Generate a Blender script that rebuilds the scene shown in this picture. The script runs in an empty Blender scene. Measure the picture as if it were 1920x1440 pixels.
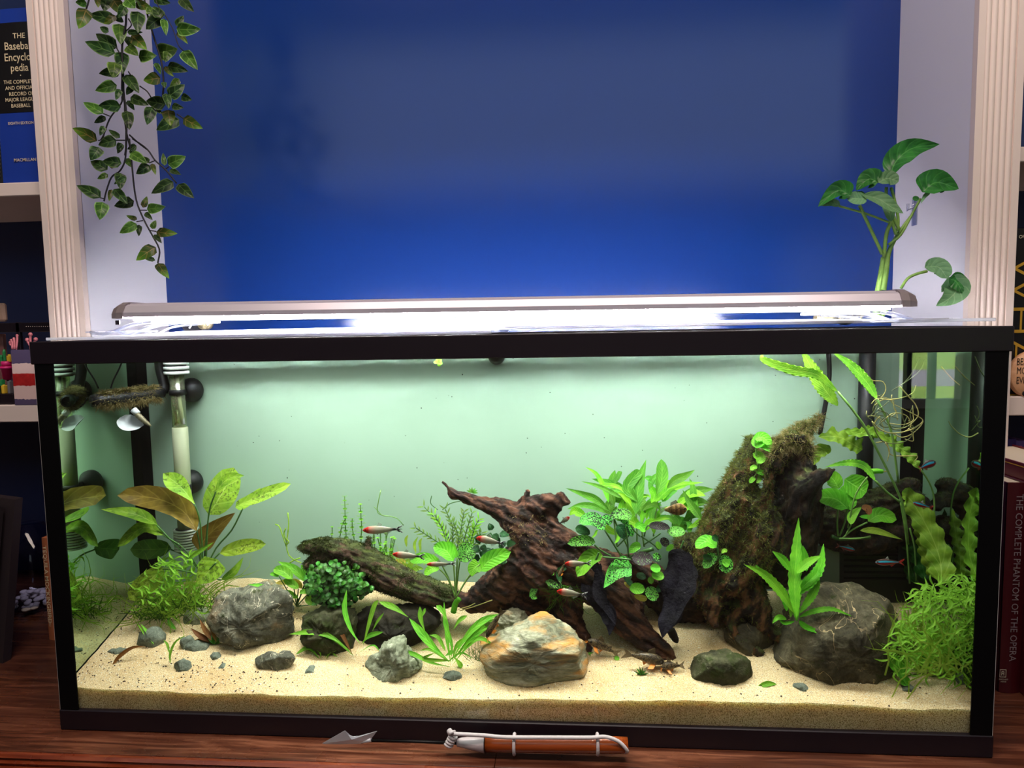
import bpy, math, random
import numpy as np
from mathutils import Vector, Matrix, noise
random.seed(7); rnd=random.Random(7)
PI=math.pi
SC=bpy.context.scene; C=bpy.context.collection
# ---------------------------------------------------------------- camera
CP=np.array([.08698,-.8413,.54254]); YAW,PIT,ROL,F=.07785,-.08369,.01707,1272.957
def _rot():
    cy,sy=math.cos(YAW),math.sin(YAW);cp,sp=math.cos(PIT),math.sin(PIT);cr,sr=math.cos(ROL),math.sin(ROL)
    return np.array([[cy,-sy,0],[sy,cy,0],[0,0,1]])@np.array([[1,0,0],[0,cp,-sp],[0,sp,cp]])@np.array([[cr,0,sr],[0,1,0],[-sr,0,cr]])
R=_rot()
cd=bpy.data.cameras.new('camera'); cam=bpy.data.objects.new('camera',cd); C.objects.link(cam)
m=Matrix.Identity(4)
for i in range(3): m[i][0]=R[i,0]; m[i][1]=R[i,2]; m[i][2]=-R[i,1]; m[i][3]=CP[i]
cam.matrix_world=m; cd.sensor_width=36; cd.lens=F/1920*36; cd.clip_start=.02; cd.clip_end=200
SC.camera=cam
# ---------------------------------------------------------------- exposure, world, lights
SC.view_settings.view_transform='Standard'; SC.view_settings.look='None'
SC.view_settings.gamma=1; SC.view_settings.use_curve_mapping=False
SC.view_settings.exposure=0.0
SC.cycles.max_bounces=8; SC.cycles.diffuse_bounces=4; SC.cycles.glossy_bounces=4
SC.cycles.transparent_max_bounces=24; SC.cycles.transmission_bounces=6
SC.cycles.sample_clamp_indirect=4; SC.cycles.use_denoising=True
SC.cycles.caustics_reflective=False; SC.cycles.caustics_refractive=False
W=bpy.data.worlds.new('world'); SC.world=W; W.use_nodes=True
nt=W.node_tree; nt.nodes.clear()
wo=nt.nodes.new('ShaderNodeOutputWorld'); bg=nt.nodes.new('ShaderNodeBackground')
bg.inputs[0].default_value=(.78,.88,1,1); bg.inputs[1].default_value=1.35
nt.links.new(bg.outputs[0],wo.inputs[0])
def area(name,loc,rot,sx,sy,power,col,portal=False,spread=None):
    l=bpy.data.lights.new(name,'AREA'); l.shape='RECTANGLE'; l.size=sx; l.size_y=sy; l.energy=power; l.color=col
    if portal: l.cycles.is_portal=True
    if spread: l.spread=spread
    o=bpy.data.objects.new(name,l); o.location=loc; o.rotation_euler=rot; C.objects.link(o); return o
area('ceiling_lamp_light',(.1,-.6,2.15),(math.radians(25),0,0),1.8,.35,38,(1,.81,.73))
area('window_portal',(-.1,-1.6,1.64),(PI/2,0,0),3.5,.82,1,(1,1,1),True)
area('window_portal',(1.345,-1.6,.62),(PI/2,0,0),.3,.75,1,(1,1,1),True)
sl=bpy.data.lights.new('sun','SUN');sl.energy=60;sl.angle=.02;sl.color=(1,.95,.85);so=bpy.data.objects.new('sun',sl);so.rotation_euler=(math.radians(-42),0,math.radians(10));C.objects.link(so)  # lights the lawn outside, behind the house
LED=560.0          # strength of the tank lamp's diode strip, seen and leaking sideways
LEDW=17.5         # watts of its downward beam
# ---------------------------------------------------------------- pixels of the photograph -> points of the place
def ray(px,py): return R@np.array([(px-960)/F,1,-(py-720)/F])
def P(px,py,Y):
    d=ray(px,py); t=(Y-CP[1])/d[1]; return CP+t*d
def PZ(px,py,Z):
    d=ray(px,py); t=(Z-CP[2])/d[2]; return CP+t*d
def PX(px,py,X):
    d=ray(px,py); t=(X-CP[0])/d[0]; return CP+t*d
def mpp(Y): return (Y-CP[1])/F
BK=.210   # depth of the backdrop as it appears through the water
def ground(x,y):
    k=float(np.interp(x,[-.606,-.5,-.1,.2,.4,.606],[.29,.40,.40,.30,.33,.42]))
    z0=float(np.interp(x,[-.606,-.4,-.17,.04,.25,.45,.606],[.058,.055,.056,.057,.062,.061,.057]))
    yy=max(y-.006,0)
    return z0+k*yy+.004*noise.noise((x*9,y*9,3))+.0012*noise.noise((x*60,y*60,8))
def G(px,py):
    """point where the sight line meets the sand"""
    for i in range(0,211):
        Y=.006+i*.001; q=P(px,py,Y)
        if q[2]<=ground(q[0],Y)+1e-5: return q
    return P(px,py,.2)
# ---------------------------------------------------------------- mesh helpers
org={}
class MB:
    def __init__(s): s.V=[];s.Fc=[];s.uv=[];s.mi=[];s.hasuv=False
    def add(s,V,Fc,uv=None,mi=0):
        b=len(s.V); s.V+= [tuple(v) for v in V]; s.Fc+=[tuple(i+b for i in f) for f in Fc]; s.mi+=[mi]*len(Fc)
        if uv is not None: s.uv+=list(uv); s.hasuv=True
        else: s.uv+=[(0,0)]*len(V)
        return s
    def box(s,a,b,mi=0):
        x0,y0,z0=a;x1,y1,z1=b
        V=[(x0,y0,z0),(x1,y0,z0),(x1,y1,z0),(x0,y1,z0),(x0,y0,z1),(x1,y0,z1),(x1,y1,z1),(x0,y1,z1)]
        return s.add(V,[(0,3,2,1),(4,5,6,7),(0,1,5,4),(1,2,6,5),(2,3,7,6),(3,0,4,7)],None,mi)
    def bbox(s,a,b,r=.002,mi=0):
        """box with a chamfer on every edge"""
        a=np.minimum(a,b);b=np.maximum(a,b) if False else np.array(b)
        c=(np.array(a)+b)/2;h=(b-np.array(a))/2; r=min(r,min(h)*.9)
        V=[];idx={}
        for sx in(-1,1):
            for sy in(-1,1):
                for sz in(-1,1):
                    for ax in range(3):
                        p=[h[0]-r,h[1]-r,h[2]-r];p[ax]=h[ax]
                        idx[(sx,sy,sz,ax)]=len(V);V.append((c[0]+sx*p[0],c[1]+sy*p[1],c[2]+sz*p[2]))
        Fc=[]
        S=(-1,1)
        for ax in range(3):
            o=[i for i in range(3) if i!=ax]
            for sg in S:
                q=[]
                for (u,v) in((-1,-1),(1,-1),(1,1),(-1,1)):
                    k=[0,0,0];k[ax]=sg;k[o[0]]=u;k[o[1]]=v;q.append(idx[(k[0],k[1],k[2],ax)])
                Fc.append(q)
        for ax in range(3):
            o=[i for i in range(3) if i!=ax]
            for u in S:
                for v in S:
                    k0=[0,0,0];k0[o[0]]=u;k0[o[1]]=v;k0[ax]=-1;k1=list(k0);k1[ax]=1
                    Fc.append([idx[(*k0,o[0])],idx[(*k1,o[0])],idx[(*k1,o[1])],idx[(*k0,o[1])]])
        for sx in S:
            for sy in S:
                for sz in S: Fc.append([idx[(sx,sy,sz,i)] for i in range(3)])
        return s.add(V,Fc,None,mi)
    def tube(s,pts,rad,n=8,mi=0,caps=True,flat=1.0):
        pts=[np.array(p,float) for p in pts]; k=len(pts)
        if not hasattr(rad,'__len__'): rad=[rad]*k
        T=[]
        for i in range(k):
            t=pts[min(i+1,k-1)]-pts[max(i-1,0)]; T.append(t/(np.linalg.norm(t)+1e-12))
        u=np.cross(T[0],(0,1,0)); 
        if np.linalg.norm(u)<.1: u=np.cross(T[0],(1,0,0))
        V=[];uv=[]
        for i in range(k):
            u=u-T[i]*np.dot(u,T[i]); u/=np.linalg.norm(u)+1e-12; w=np.cross(T[i],u)
            for j in range(n):
                a=2*PI*j/n; V.append(pts[i]+rad[i]*(math.cos(a)*u+flat*math.sin(a)*w)); uv.append((i/(k-1),j/n))
        Fc=[(i*n+j,i*n+(j+1)%n,(i+1)*n+(j+1)%n,(i+1)*n+j) for i in range(k-1) for j in range(n)]
        if caps: Fc+=[tuple(range(n))[::-1],tuple((k-1)*n+j for j in range(n))]
        return s.add(V,Fc,uv,mi)
    def lathe(s,prof,c,ax=2,n=20,mi=0):
        """prof: (radius, height) pairs about an axis through c"""
        V=[];k=len(prof)
        for r,h in prof:
            for j in range(n):
                a=2*PI*j/n;p=[r*math.cos(a),r*math.sin(a)]
                q=[0,0,0];o=[i for i in range(3) if i!=ax];q[o[0]]=p[0];q[o[1]]=p[1];q[ax]=h
                V.append((c[0]+q[0],c[1]+q[1],c[2]+q[2]))
        Fc=[(i*n+j,i*n+(j+1)%n,(i+1)*n+(j+1)%n,(i+1)*n+j) for i in range(k-1) for j in range(n)]
        Fc+=[tuple(range(n))[::-1],tuple((k-1)*n+j for j in range(n))]
        return s.add(V,Fc,None,mi)
    def ball(s,c,r,nu=10,nv=7,mi=0,M3=None):
        V=[];Fc=[]
        r=np.array([r,r,r]) if not hasattr(r,'__len__') else np.array(r)
        for i in range(nv+1):
            th=PI*i/nv
            for j in range(nu):
                a=2*PI*j/nu; q=np.array([math.sin(th)*math.cos(a),math.sin(th)*math.sin(a),math.cos(th)])*r
                if M3 is not None:q=M3@q
                V.append(np.array(c)+q)
        Fc=[(i*nu+j,(i+1)*nu+j,(i+1)*nu+(j+1)%nu,i*nu+(j+1)%nu) for i in range(nv) for j in range(nu)]
        return s.add(V,Fc,None,mi)
    def prism(s,poly,y0,y1,mi=0,ax=1):
        """polygon in (x,z) extruded along y"""
        n=len(poly)
        def pt(p,y):
            return (p[0],y,p[1]) if ax==1 else ((y,p[0],p[1]) if ax==0 else (p[0],p[1],y))
        V=[pt(p,y0) for p in poly]+[pt(p,y1) for p in poly]
        Fc=[tuple(range(n)),tuple(range(n,2*n))[::-1]]+[(i,i+n,(i+1)%n+n,(i+1)%n) for i in range(n)]
        return s.add(V,Fc,None,mi)
    def build(s,name,mats,parent=None,smooth=False,loc=None,label=None,kind=None):
        V=np.array(s.V,float)
        if parent is not None: o0=org[parent.name]
        elif loc is not None: o0=np.array(loc,float)
        else:
            o0=np.array([(V[:,0].min()+V[:,0].max())/2,(V[:,1].min()+V[:,1].max())/2,V[:,2].min()])
        me=bpy.data.meshes.new(name); me.from_pydata((V-o0).tolist(),[],s.Fc)
        if not isinstance(mats,(list,tuple)): mats=[mats]
        for m_ in mats: me.materials.append(m_)
        if len(mats)>1: me.polygons.foreach_set('material_index',s.mi)
        if smooth: me.polygons.foreach_set('use_smooth',[True]*len(me.polygons))
        if s.hasuv:
            l=me.uv_layers.new(name='uv'); ix=np.empty(len(me.loops),int); me.loops.foreach_get('vertex_index',ix)
            l.data.foreach_set('uv',np.array(s.uv,np.float32)[ix].ravel())
        me.update()
        o=bpy.data.objects.new(name,me); C.objects.link(o)
        if parent is not None: o.parent=parent
        else: o.location=o0
        org[o.name]=o0
        if label:o['label']=label
        if kind:o['kind']=kind
        return o
def tag(o,label,cat,group=None,kind=None):
    o['label']=label;o['category']=cat
    if group:o['group']=group
    if kind:o['kind']=kind
    return o
def thing(name,label,cat,loc,group=None):
    o=bpy.data.objects.new(name,None);C.objects.link(o);o.location=tuple(loc);o.empty_display_size=.02
    org[o.name]=np.array(loc,float);return tag(o,label,cat,group)
def struct(o): o['kind']='structure';return o
def spline(pts,n):
    pts=[np.array(p,float) for p in pts];k=len(pts)
    if k==2: return [pts[0]+(pts[1]-pts[0])*i/(n-1) for i in range(n)]
    out=[]
    for i in range(n):
        t=i/(n-1)*(k-1);j=min(int(t),k-2);f=t-j
        p0=pts[j-1] if j>0 else 2*pts[0]-pts[1];p1=pts[j];p2=pts[j+1];p3=pts[j+2] if j+2<k else 2*pts[-1]-pts[-2]
        out.append(.5*((2*p1)+(-p0+p2)*f+(2*p0-5*p1+4*p2-p3)*f*f+(-p0+3*p1-3*p2+p3)*f**3))
    return out
# ---------------------------------------------------------------- materials
def newmat(name):
    m=bpy.data.materials.new(name);m.use_nodes=True;nt=m.node_tree;nt.nodes.clear()
    out=nt.nodes.new('ShaderNodeOutputMaterial');return m,nt,out
def N(nt,t,**k):
    n=nt.nodes.new('ShaderNode'+t)
    for a,b in k.items():
        if a.startswith('i_'): n.inputs[int(a[2:])].default_value=b
        else: setattr(n,a,b)
    return n
def rgb(c): # srgb 0-255 -> linear
    return tuple(((v/255)/12.92 if v/255<=.04045 else ((v/255+.055)/1.055)**2.4) for v in c)+(1,)
def ramp(nt,fac,stops):
    r=N(nt,'ValToRGB');e=r.color_ramp.elements
    while len(e)<len(stops): e.new(.5)
    for i,(p,c) in enumerate(stops): e[i].position=p;e[i].color=c if len(c)==4 else tuple(c)+(1,)
    nt.links.new(fac,r.inputs[0]);return r.outputs[0]
def mixc(nt,fac,a,b,mode='MIX'):
    n=N(nt,'Mix',data_type='RGBA',blend_type=mode)
    for s_,v in((0,fac),(6,a),(7,b)):
        if hasattr(v,'links') or hasattr(v,'is_linked'): nt.links.new(v,n.inputs[s_])
        else: n.inputs[s_].default_value=v
    return n.outputs[2]
def math_(nt,op,a,b=0.0,c=None,clamp=False):
    n=N(nt,'Math',operation=op);n.use_clamp=clamp
    for i,v in enumerate((a,b)+((c,) if c is not None else ())):
        if hasattr(v,'is_linked'): nt.links.new(v,n.inputs[i])
        else:n.inputs[i].default_value=v
    return n.outputs[0]
def nz(nt,scale,detail=4,rough=.55,stretch=None,dist=0,vec='Object'):
    tc=N(nt,'TexCoord');mp=N(nt,'Mapping');nt.links.new(tc.outputs[vec],mp.inputs[0])
    if stretch: mp.inputs[3].default_value=stretch
    n=N(nt,'TexNoise');n.inputs['Scale'].default_value=scale;n.inputs['Detail'].default_value=detail
    n.inputs['Roughness'].default_value=rough;n.inputs['Distortion'].default_value=dist
    nt.links.new(mp.outputs[0],n.inputs[0]);return n.outputs[0]
def bump(nt,h,strength,dist,nrm=None):
    b=N(nt,'Bump');b.inputs['Strength'].default_value=strength;b.inputs['Distance'].default_value=dist
    nt.links.new(h,b.inputs['Height'])
    if nrm is not None: nt.links.new(nrm,b.inputs['Normal'])
    return b.outputs[0]
def setc(nt,bs,c,inp='Base Color'):
    if hasattr(c,'is_linked'): nt.links.new(c,bs.inputs[inp])
    else: bs.inputs[inp].default_value=c
def pbr(name,c,rough=.5,metal=0,spec=.5,c2=None,scale=20,stretch=None,det=4,lo=.35,hi=.65,bs=None,emit=None,coat=0,dist=0,rnd_v=0):
    """plain principled; c2 = second colour mixed in by noise; bs=(scale,strength,distance) bump"""
    m,nt,out=newmat(name);b=N(nt,'BsdfPrincipled')
    b.inputs['Roughness'].default_value=rough;b.inputs['Metallic'].default_value=metal;b.inputs['Specular IOR Level'].default_value=spec
    b.inputs['Coat Weight'].default_value=coat
    col=rgb(c)
    if c2 is not None:
        f=nz(nt,scale,det,.6,stretch,dist);col=ramp(nt,f,[(lo,rgb(c)),(hi,rgb(c2))])
    if rnd_v:
        oi=N(nt,'ObjectInfo');v=math_(nt,'MULTIPLY_ADD',oi.outputs['Random'],rnd_v,1-rnd_v/2)
        h=N(nt,'HueSaturation');nt.links.new(v,h.inputs['Value'])
        if hasattr(col,'is_linked'): nt.links.new(col,h.inputs['Color'])
        else:h.inputs['Color'].default_value=col
        col=h.outputs[0]
    setc(nt,b,col)
    if bs: nt.links.new(bump(nt,nz(nt,bs[0],5,.6,stretch),bs[1],bs[2]),b.inputs['Normal'])
    if emit: b.inputs['Emission Color'].default_value=rgb(emit[0]);b.inputs['Emission Strength'].default_value=emit[1]
    nt.links.new(b.outputs[0],out.inputs[0]);return m
def glassmat(name,tint=(1,1,1),f0=.04,rough=0,diff=0,dcol=(1,1,1),k=5.0):
    """thin clear pane: straight-through light plus a mirror part that grows towards grazing angles"""
    m,nt,out=newmat(name);t=N(nt,'BsdfTransparent');t.inputs[0].default_value=(*tint,1)
    g=N(nt,'BsdfGlossy');g.inputs['Roughness'].default_value=rough;g.inputs[0].default_value=(1,1,1,1)
    lw=N(nt,'LayerWeight');lw.inputs[0].default_value=.5
    f=math_(nt,'MULTIPLY_ADD',math_(nt,'POWER',lw.outputs['Facing'],k),1-f0,f0)
    base=t.outputs[0]
    if diff:
        d=N(nt,'BsdfDiffuse');d.inputs[0].default_value=(*dcol,1);mx=N(nt,'MixShader');mx.inputs[0].default_value=diff
        nt.links.new(base,mx.inputs[1]);nt.links.new(d.outputs[0],mx.inputs[2]);base=mx.outputs[0]
    mx=N(nt,'MixShader');nt.links.new(f,mx.inputs[0]);nt.links.new(base,mx.inputs[1]);nt.links.new(g.outputs[0],mx.inputs[2])
    nt.links.new(mx.outputs[0],out.inputs[0]);return m
def leafmat(name,c,vein,dark=None,trans=.35,spots=0,spotc=(20,40,15),rough=.5,nv=9,edge=None,tip=None,mott=0,mottc=(60,80,30),rv=.35,sp=.22):
    m,nt,out=newmat(name);uvn=N(nt,'UVMap');sx=N(nt,'SeparateXYZ');nt.links.new(uvn.outputs[0],sx.inputs[0])
    u,v=sx.outputs[0],sx.outputs[1]
    av=math_(nt,'ABSOLUTE',math_(nt,'SUBTRACT',v,.5))
    base=ramp(nt,nz(nt,60,3),[(.3,rgb(dark or tuple(x*.75 for x in c))),(.65,rgb(c))])
    if tip: base=mixc(nt,math_(nt,'POWER',u,2.5),base,rgb(tip))
    # side veins curve forward from the midrib
    sv=math_(nt,'SINE',math_(nt,'MULTIPLY',math_(nt,'SUBTRACT',u,math_(nt,'MULTIPLY',av,.45)),nv*6.283))
    sm=math_(nt,'MULTIPLY',math_(nt,'GREATER_THAN',sv,.90),.30)
    mr=math_(nt,'MULTIPLY',math_(nt,'LESS_THAN',av,.022),.6)
    col=mixc(nt,math_(nt,'MAXIMUM',sm,mr),base,rgb(vein))
    if mott:
        mk=ramp(nt,nz(nt,260,3,.7),[(.5,(0,0,0)),(.6,(1,1,1))])
        mk=math_(nt,'MULTIPLY',mk,math_(nt,'MULTIPLY',ramp(nt,nz(nt,45,2),[(.42,(0,0,0)),(.55,(1,1,1))]),mott))
        col=mixc(nt,mk,col,rgb(mottc))
    if edge: col=mixc(nt,ramp(nt,av,[(.40,(0,0,0)),(.49,(1,1,1))]),col,rgb(edge))
    if spots:
        tc=N(nt,'TexCoord');vo=N(nt,'TexVoronoi');vo.inputs['Scale'].default_value=520;nt.links.new(tc.outputs['Object'],vo.inputs[0])
        k=math_(nt,'LESS_THAN',vo.outputs['Distance'],math_(nt,'MULTIPLY',nz(nt,40,2),spots))
        col=mixc(nt,k,col,rgb(spotc))
    oi=N(nt,'ObjectInfo');h=N(nt,'HueSaturation');nt.links.new(col,h.inputs['Color'])
    nt.links.new(math_(nt,'MULTIPLY_ADD',oi.outputs['Random'],rv,1-rv/2),h.inputs['Value'])
    nt.links.new(math_(nt,'MULTIPLY_ADD',oi.outputs['Random'],.03,.485),h.inputs['Hue']);col=h.outputs[0]
    b=N(nt,'BsdfPrincipled');b.inputs['Roughness'].default_value=rough;b.inputs['Specular IOR Level'].default_value=sp;nt.links.new(col,b.inputs[0])
    nt.links.new(bump(nt,math_(nt,'ADD',sv,math_(nt,'MULTIPLY',av,-6)),.25,.0006),b.inputs['Normal'])
    tr=N(nt,'BsdfTranslucent');nt.links.new(mixc(nt,1.0,col,(1,1.0,.45,1),'MULTIPLY'),tr.inputs[0])
    mx=N(nt,'MixShader');mx.inputs[0].default_value=trans
    nt.links.new(b.outputs[0],mx.inputs[1]);nt.links.new(tr.outputs[0],mx.inputs[2]);nt.links.new(mx.outputs[0],out.inputs[0]);return m
# ---------------------------------------------------------------- leaves, stems
def prof(kind,t):
    if kind=='ovate': return math.sin(PI*min(1,t**.62))**.75*(1-.18*t) if t<1 else 0
    if kind=='heart': return (min(1,(t/.12)**.45) if t<.12 else 1)*(1-((t-.12)/.88)**2.2 if t>.12 else 1)
    if kind=='lance': return math.sin(PI*t**.8)**.9
    if kind=='strap': return min(1,(t/.1)**.6)*(1 if t<.7 else max(0,1-((t-.7)/.3)**2))
    if kind=='spoon': return math.sin(PI*t**1.5)**.9*.95+.05*(1-t)
    if kind=='oval': return math.sqrt(max(0,1-(2*t-1)**2))
def leafVF(cl,hw,side_hint,kind='ovate',nu=10,nv=4,cup=.2,wave=0,wn=5,crinkle=0,wl=0):
    cl=spline(cl,nu+1);V=[];uv=[]
    ph=rnd.random()*6
    for i,p in enumerate(cl):
        t=i/nu
        T=cl[min(i+1,nu)]-cl[max(i-1,0)];T=T/(np.linalg.norm(T)+1e-12)
        S=side_hint(p,T);S=S-T*np.dot(S,T);sc=np.linalg.norm(S);S=S/(sc+1e-12);Nn=np.cross(T,S)
        w=hw*max(prof(kind,min(1,max(0,t))),.02 if 0<t<1 else .0)
        for j in range(nv+1):
            s_=2*j/nv-1
            off=cup*abs(s_)**1.3*w
            if wave: off+=wave*w*abs(s_)*math.sin(wn*2*PI*t+ph+(1.5 if s_>0 else 0))
            if crinkle: off+=crinkle*w*math.sin(wn*2*PI*t)*(1 if j%2 else -1)*.6
            ww=w*s_*(1+(wl*math.sin(wn*2*PI*t+ph+(2 if s_>0 else 0)) if abs(s_)>.99 else 0))
            V.append(p+S*ww+Nn*off);uv.append((t,j/nv))
    Fc=[(i*(nv+1)+j,i*(nv+1)+j+1,(i+1)*(nv+1)+j+1,(i+1)*(nv+1)+j) for i in range(nu) for j in range(nv)]
    return V,Fc,uv
def sidefn(tilt):
    def f(p,T):
        v=p-CP;v=v/np.linalg.norm(v);S=np.cross(T,v);S/=np.linalg.norm(S)+1e-9
        return S*math.cos(tilt)+v*math.sin(tilt)
    return f
def toP(pts,Y):
    out=[]
    for p in pts:
        q=P(p[0],p[1],Y+(p[2] if len(p)>2 else 0))
        if Y<BK and abs(q[0])>.597 and q[2]<.53: q=PX(p[0],p[1],.597 if q[0]>0 else -.597)   # stay inside the side panes
        if Y<BK and q[1]<.012 and q[2]<.53: q=q+np.array([0,.012-q[1],0])
        out.append(q)
    return out
def lf(par,pts,w,Y,mat,kind='ovate',tilt=None,cup=.2,name='leaf',bow=.15,label=None,mb=None,nu=10,nv=4,**k):
    """leaf through picture points at depth Y; w = half width in pixels"""
    if tilt is None: tilt=rnd.uniform(.1,.7)
    dx=pts[-1][0]-pts[0][0];dyy=pts[-1][1]-pts[0][1];hy=abs(dx)/(math.hypot(dx,dyy)+1e-6)
    tilt=abs(tilt)*(1 if dx>0 else -1)*hy+rnd.uniform(-.12,.12)      # leaves turn their faces up to the light
    if len(pts)==2:
        a,b=pts;L=math.hypot(b[0]-a[0],b[1]-a[1])*mpp(Y)
        mid=((a[0]+b[0])/2+rnd.uniform(-.04,.04)*(b[1]-a[1]),(a[1]+b[1])/2+rnd.uniform(-.04,.04)*(b[0]-a[0]),(a[2]+b[2])/2-bow*L if len(a)>2 and len(b)>2 else -bow*L)
        pts=[a,mid,b]
    ym=sum(p[1] for p in pts)/len(pts);lo,hi=(.010,BK-.004) if Y<BK else (.0,9)
    pts=[(p[0],p[1],min(hi-Y,max(lo-Y,(p[2] if len(p)>2 else 0)+(ym-p[1])*mpp(Y)*.45))) for p in pts]
    W_=w*mpp(Y)/max(.35,math.cos(tilt))
    V,Fc,uv=leafVF(toP(pts,Y),W_,sidefn(tilt),kind,nu,nv,cup,**k)
    if mb is not None: mb.add(V,Fc,uv);return None
    return MB().add(V,Fc,uv).build(name,mat,par,True,label=label)
def st(par,pts,Y,r,mat,name='leaf_stalk',mb=None,n=6,r1=None,m=10):
    """stalk: r in pixels"""
    q=spline(toP(pts,Y),m);rr=[(r+( (r1 if r1 is not None else r)-r)*i/(m-1))*mpp(Y) for i in range(m)]
    if mb is not None: mb.tube(q,rr,n);return
    return MB().tube(q,rr,n).build(name,mat,par,True)
def text(s,loc,h,mat,parent,name='lettering',rz=0,ry=0,align='LEFT',sx=1.0,wt=0,label=None):
    cu=bpy.data.curves.new(name,'FONT');cu.body=s;cu.size=h*1.37;cu.align_x=align;cu.offset=wt*h;cu.resolution_u=2
    t=bpy.data.objects.new('t',cu);C.objects.link(t);bpy.context.view_layer.update()
    me=bpy.data.meshes.new_from_object(t.evaluated_get(bpy.context.evaluated_depsgraph_get()));bpy.data.objects.remove(t)
    M4=Matrix.Translation(Vector(loc))@Matrix.Rotation(rz,4,'Z')@Matrix.Rotation(ry,4,'Y')@Matrix.Rotation(PI/2,4,'X')@Matrix.Diagonal((sx,1,1,1))
    me.transform(M4);me.transform(Matrix.Translation(-Vector(org[parent.name])));me.materials.clear();me.materials.append(mat)
    o=bpy.data.objects.new(name,me);C.objects.link(o);o.parent=parent;org[o.name]=org[parent.name]
    if label:o['label']=label
    return o
# ================================================================ MATERIALS OF THE SETTING
M_blue=pbr('navy_satin_paint',(19,51,122),rough=.13,spec=.5,bs=(900,.10,.0006))
M_bluem=pbr('navy_shelf_paint',(22,44,92),rough=.5)
M_white=pbr('white_alcove_paint',(226,226,236),rough=.55)
M_trim=pbr('cream_trim_paint',(232,216,208),rough=.45)
M_room=pbr('room_wall_paint',(120,105,95),rough=.9)
M_dark=pbr('dark_floor',(60,42,32),rough=.6)
def woodmat(name,c1,c2,c3,rough=.3,sc=6,st_=(1,14,14),coat=.3):
    m,nt,out=newmat(name);b=N(nt,'BsdfPrincipled');b.inputs['Roughness'].default_value=rough;b.inputs['Coat Weight'].default_value=coat;b.inputs['Coat Roughness'].default_value=.2
    f=nz(nt,sc,8,.65,st_,1.2);g=nz(nt,sc*.5,3,.5,(1,2.2,1))
    col=ramp(nt,f,[(.3,rgb(c1)),(.5,rgb(c2)),(.7,rgb(c3))])
    col=mixc(nt,ramp(nt,g,[(.35,(0,0,0)),(.7,(.75,.75,.75))]),col,rgb(c1))
    oi=N(nt,'ObjectInfo');h=N(nt,'HueSaturation');nt.links.new(col,h.inputs['Color']);nt.links.new(math_(nt,'MULTIPLY_ADD',oi.outputs['Random'],.25,.87),h.inputs['Value'])
    nt.links.new(h.outputs[0],b.inputs[0]);nt.links.new(bump(nt,f,.25,.001),b.inputs['Normal']);nt.links.new(ramp(nt,nz(nt,14,4),[(.3,(rough*.6,)*3),(.7,(rough*1.5,)*3)]),b.inputs['Roughness'])
    nt.links.new(b.outputs[0],out.inputs[0]);return m
M_count=woodmat('red_brown_stained_wood',(54,27,18),(104,58,39),(160,102,74))
M_edge=woodmat('moulding_wood',(96,34,16),(140,62,34),(170,90,55))
M_blk=pbr('black_plastic',(24,16,26),rough=.4,spec=.5)
M_blk2=pbr('black_silicone',(5,5,7),rough=.6,spec=.15)
M_bd=pbr('pale_green_backdrop',(158,184,164),rough=.6,c2=(168,194,174),scale=3)
M_glass=glassmat('clear_glass',(.97,.99,.975))
M_gedge=pbr('glass_edge_painted_gleam',(235,230,225),rough=.3)  # gleam of the lit glass edge, put in as a white colour
M_lid=glassmat('clear_lid_sheet',(.93,.95,.98),diff=.42,dcol=(.9,.92,1),k=4)
M_water=glassmat('tank_water',(.975,.992,.975),f0=.0,k=60)
M_winf=pbr('window_frame_white',(225,225,225),rough=.5)
# side glass met from the water: light beyond the critical angle is thrown back
def mirmat():
    m,nt,out=newmat('side_glass_inner_face');g=N(nt,'BsdfGlossy');g.inputs[0].default_value=(.66,.84,.66,1);g.inputs['Roughness'].default_value=.012
    nt.links.new(g.outputs[0],out.inputs[0]);return m
M_mir=mirmat()
# ================================================================ ROOM SHELL
FZ=-.78
def sbox(name,a,b,mat): return struct(MB().box(a,b).build(name,mat))
sbox('floor',(-2.6,-1.9,FZ-.05),(2.6,.9,FZ),M_dark)
sbox('ceiling',(-2.6,-1.9,2.2),(2.6,.9,2.25),M_room)
sbox('wall_left',(-2.65,-1.9,FZ),(-2.6,.9,2.2),M_room)
sbox('wall_right',(2.6,-1.9,FZ),(2.65,.9,2.2),M_room)
sbox('wall_back',(-2.6,.86,FZ),(2.6,.9,2.2),M_room)
# wall behind the camera with a wide high window and a low one
wr=MB()
for a,b in (((-2.6,-1.66,FZ),(-1.85,-1.6,2.2)),((1.68,-1.66,1.0),(2.6,-1.6,2.2)),((-1.85,-1.66,FZ),(1.22,-1.6,1.22)),((1.22,-1.66,.98),(1.68,-1.6,1.22)),((-1.85,-1.66,2.06),(1.68,-1.6,2.2)),((1.49,-1.66,FZ),(2.6,-1.6,1.0)),((1.22,-1.66,FZ),(1.49,-1.6,.235))):
    wr.box(a,b)
struct(wr.build('wall_rear',M_room))
M_wpane=glassmat('window_pane_glass',(.97,.98,.97))
def window(name,x0,x1,z0,z1,mul):
    f=MB()
    for a,b in (((x0,-1.655,z0),(x1,-1.61,z0+.03)),((x0,-1.655,z1-.03),(x1,-1.61,z1)),((x0,-1.655,z0),(x0+.03,-1.61,z1)),((x1-.03,-1.655,z0),(x1,-1.61,z1))): f.box(a,b)
    w=struct(f.build(name,M_winf))
    MB().box((x0+.03,-1.64,z0+.03),(x1-.03,-1.635,z1-.03)).build('pane',M_wpane,w)
    for x in mul: MB().box((x-.008,-1.65,z0+.03),(x+.008,-1.62,z1-.03)).build('muntin',M_blk,w)
    return w
window('window_1',-1.85,1.68,1.22,2.06,())
window('window_2',1.22,1.49,.235,.98,(1.29,1.372))
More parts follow.
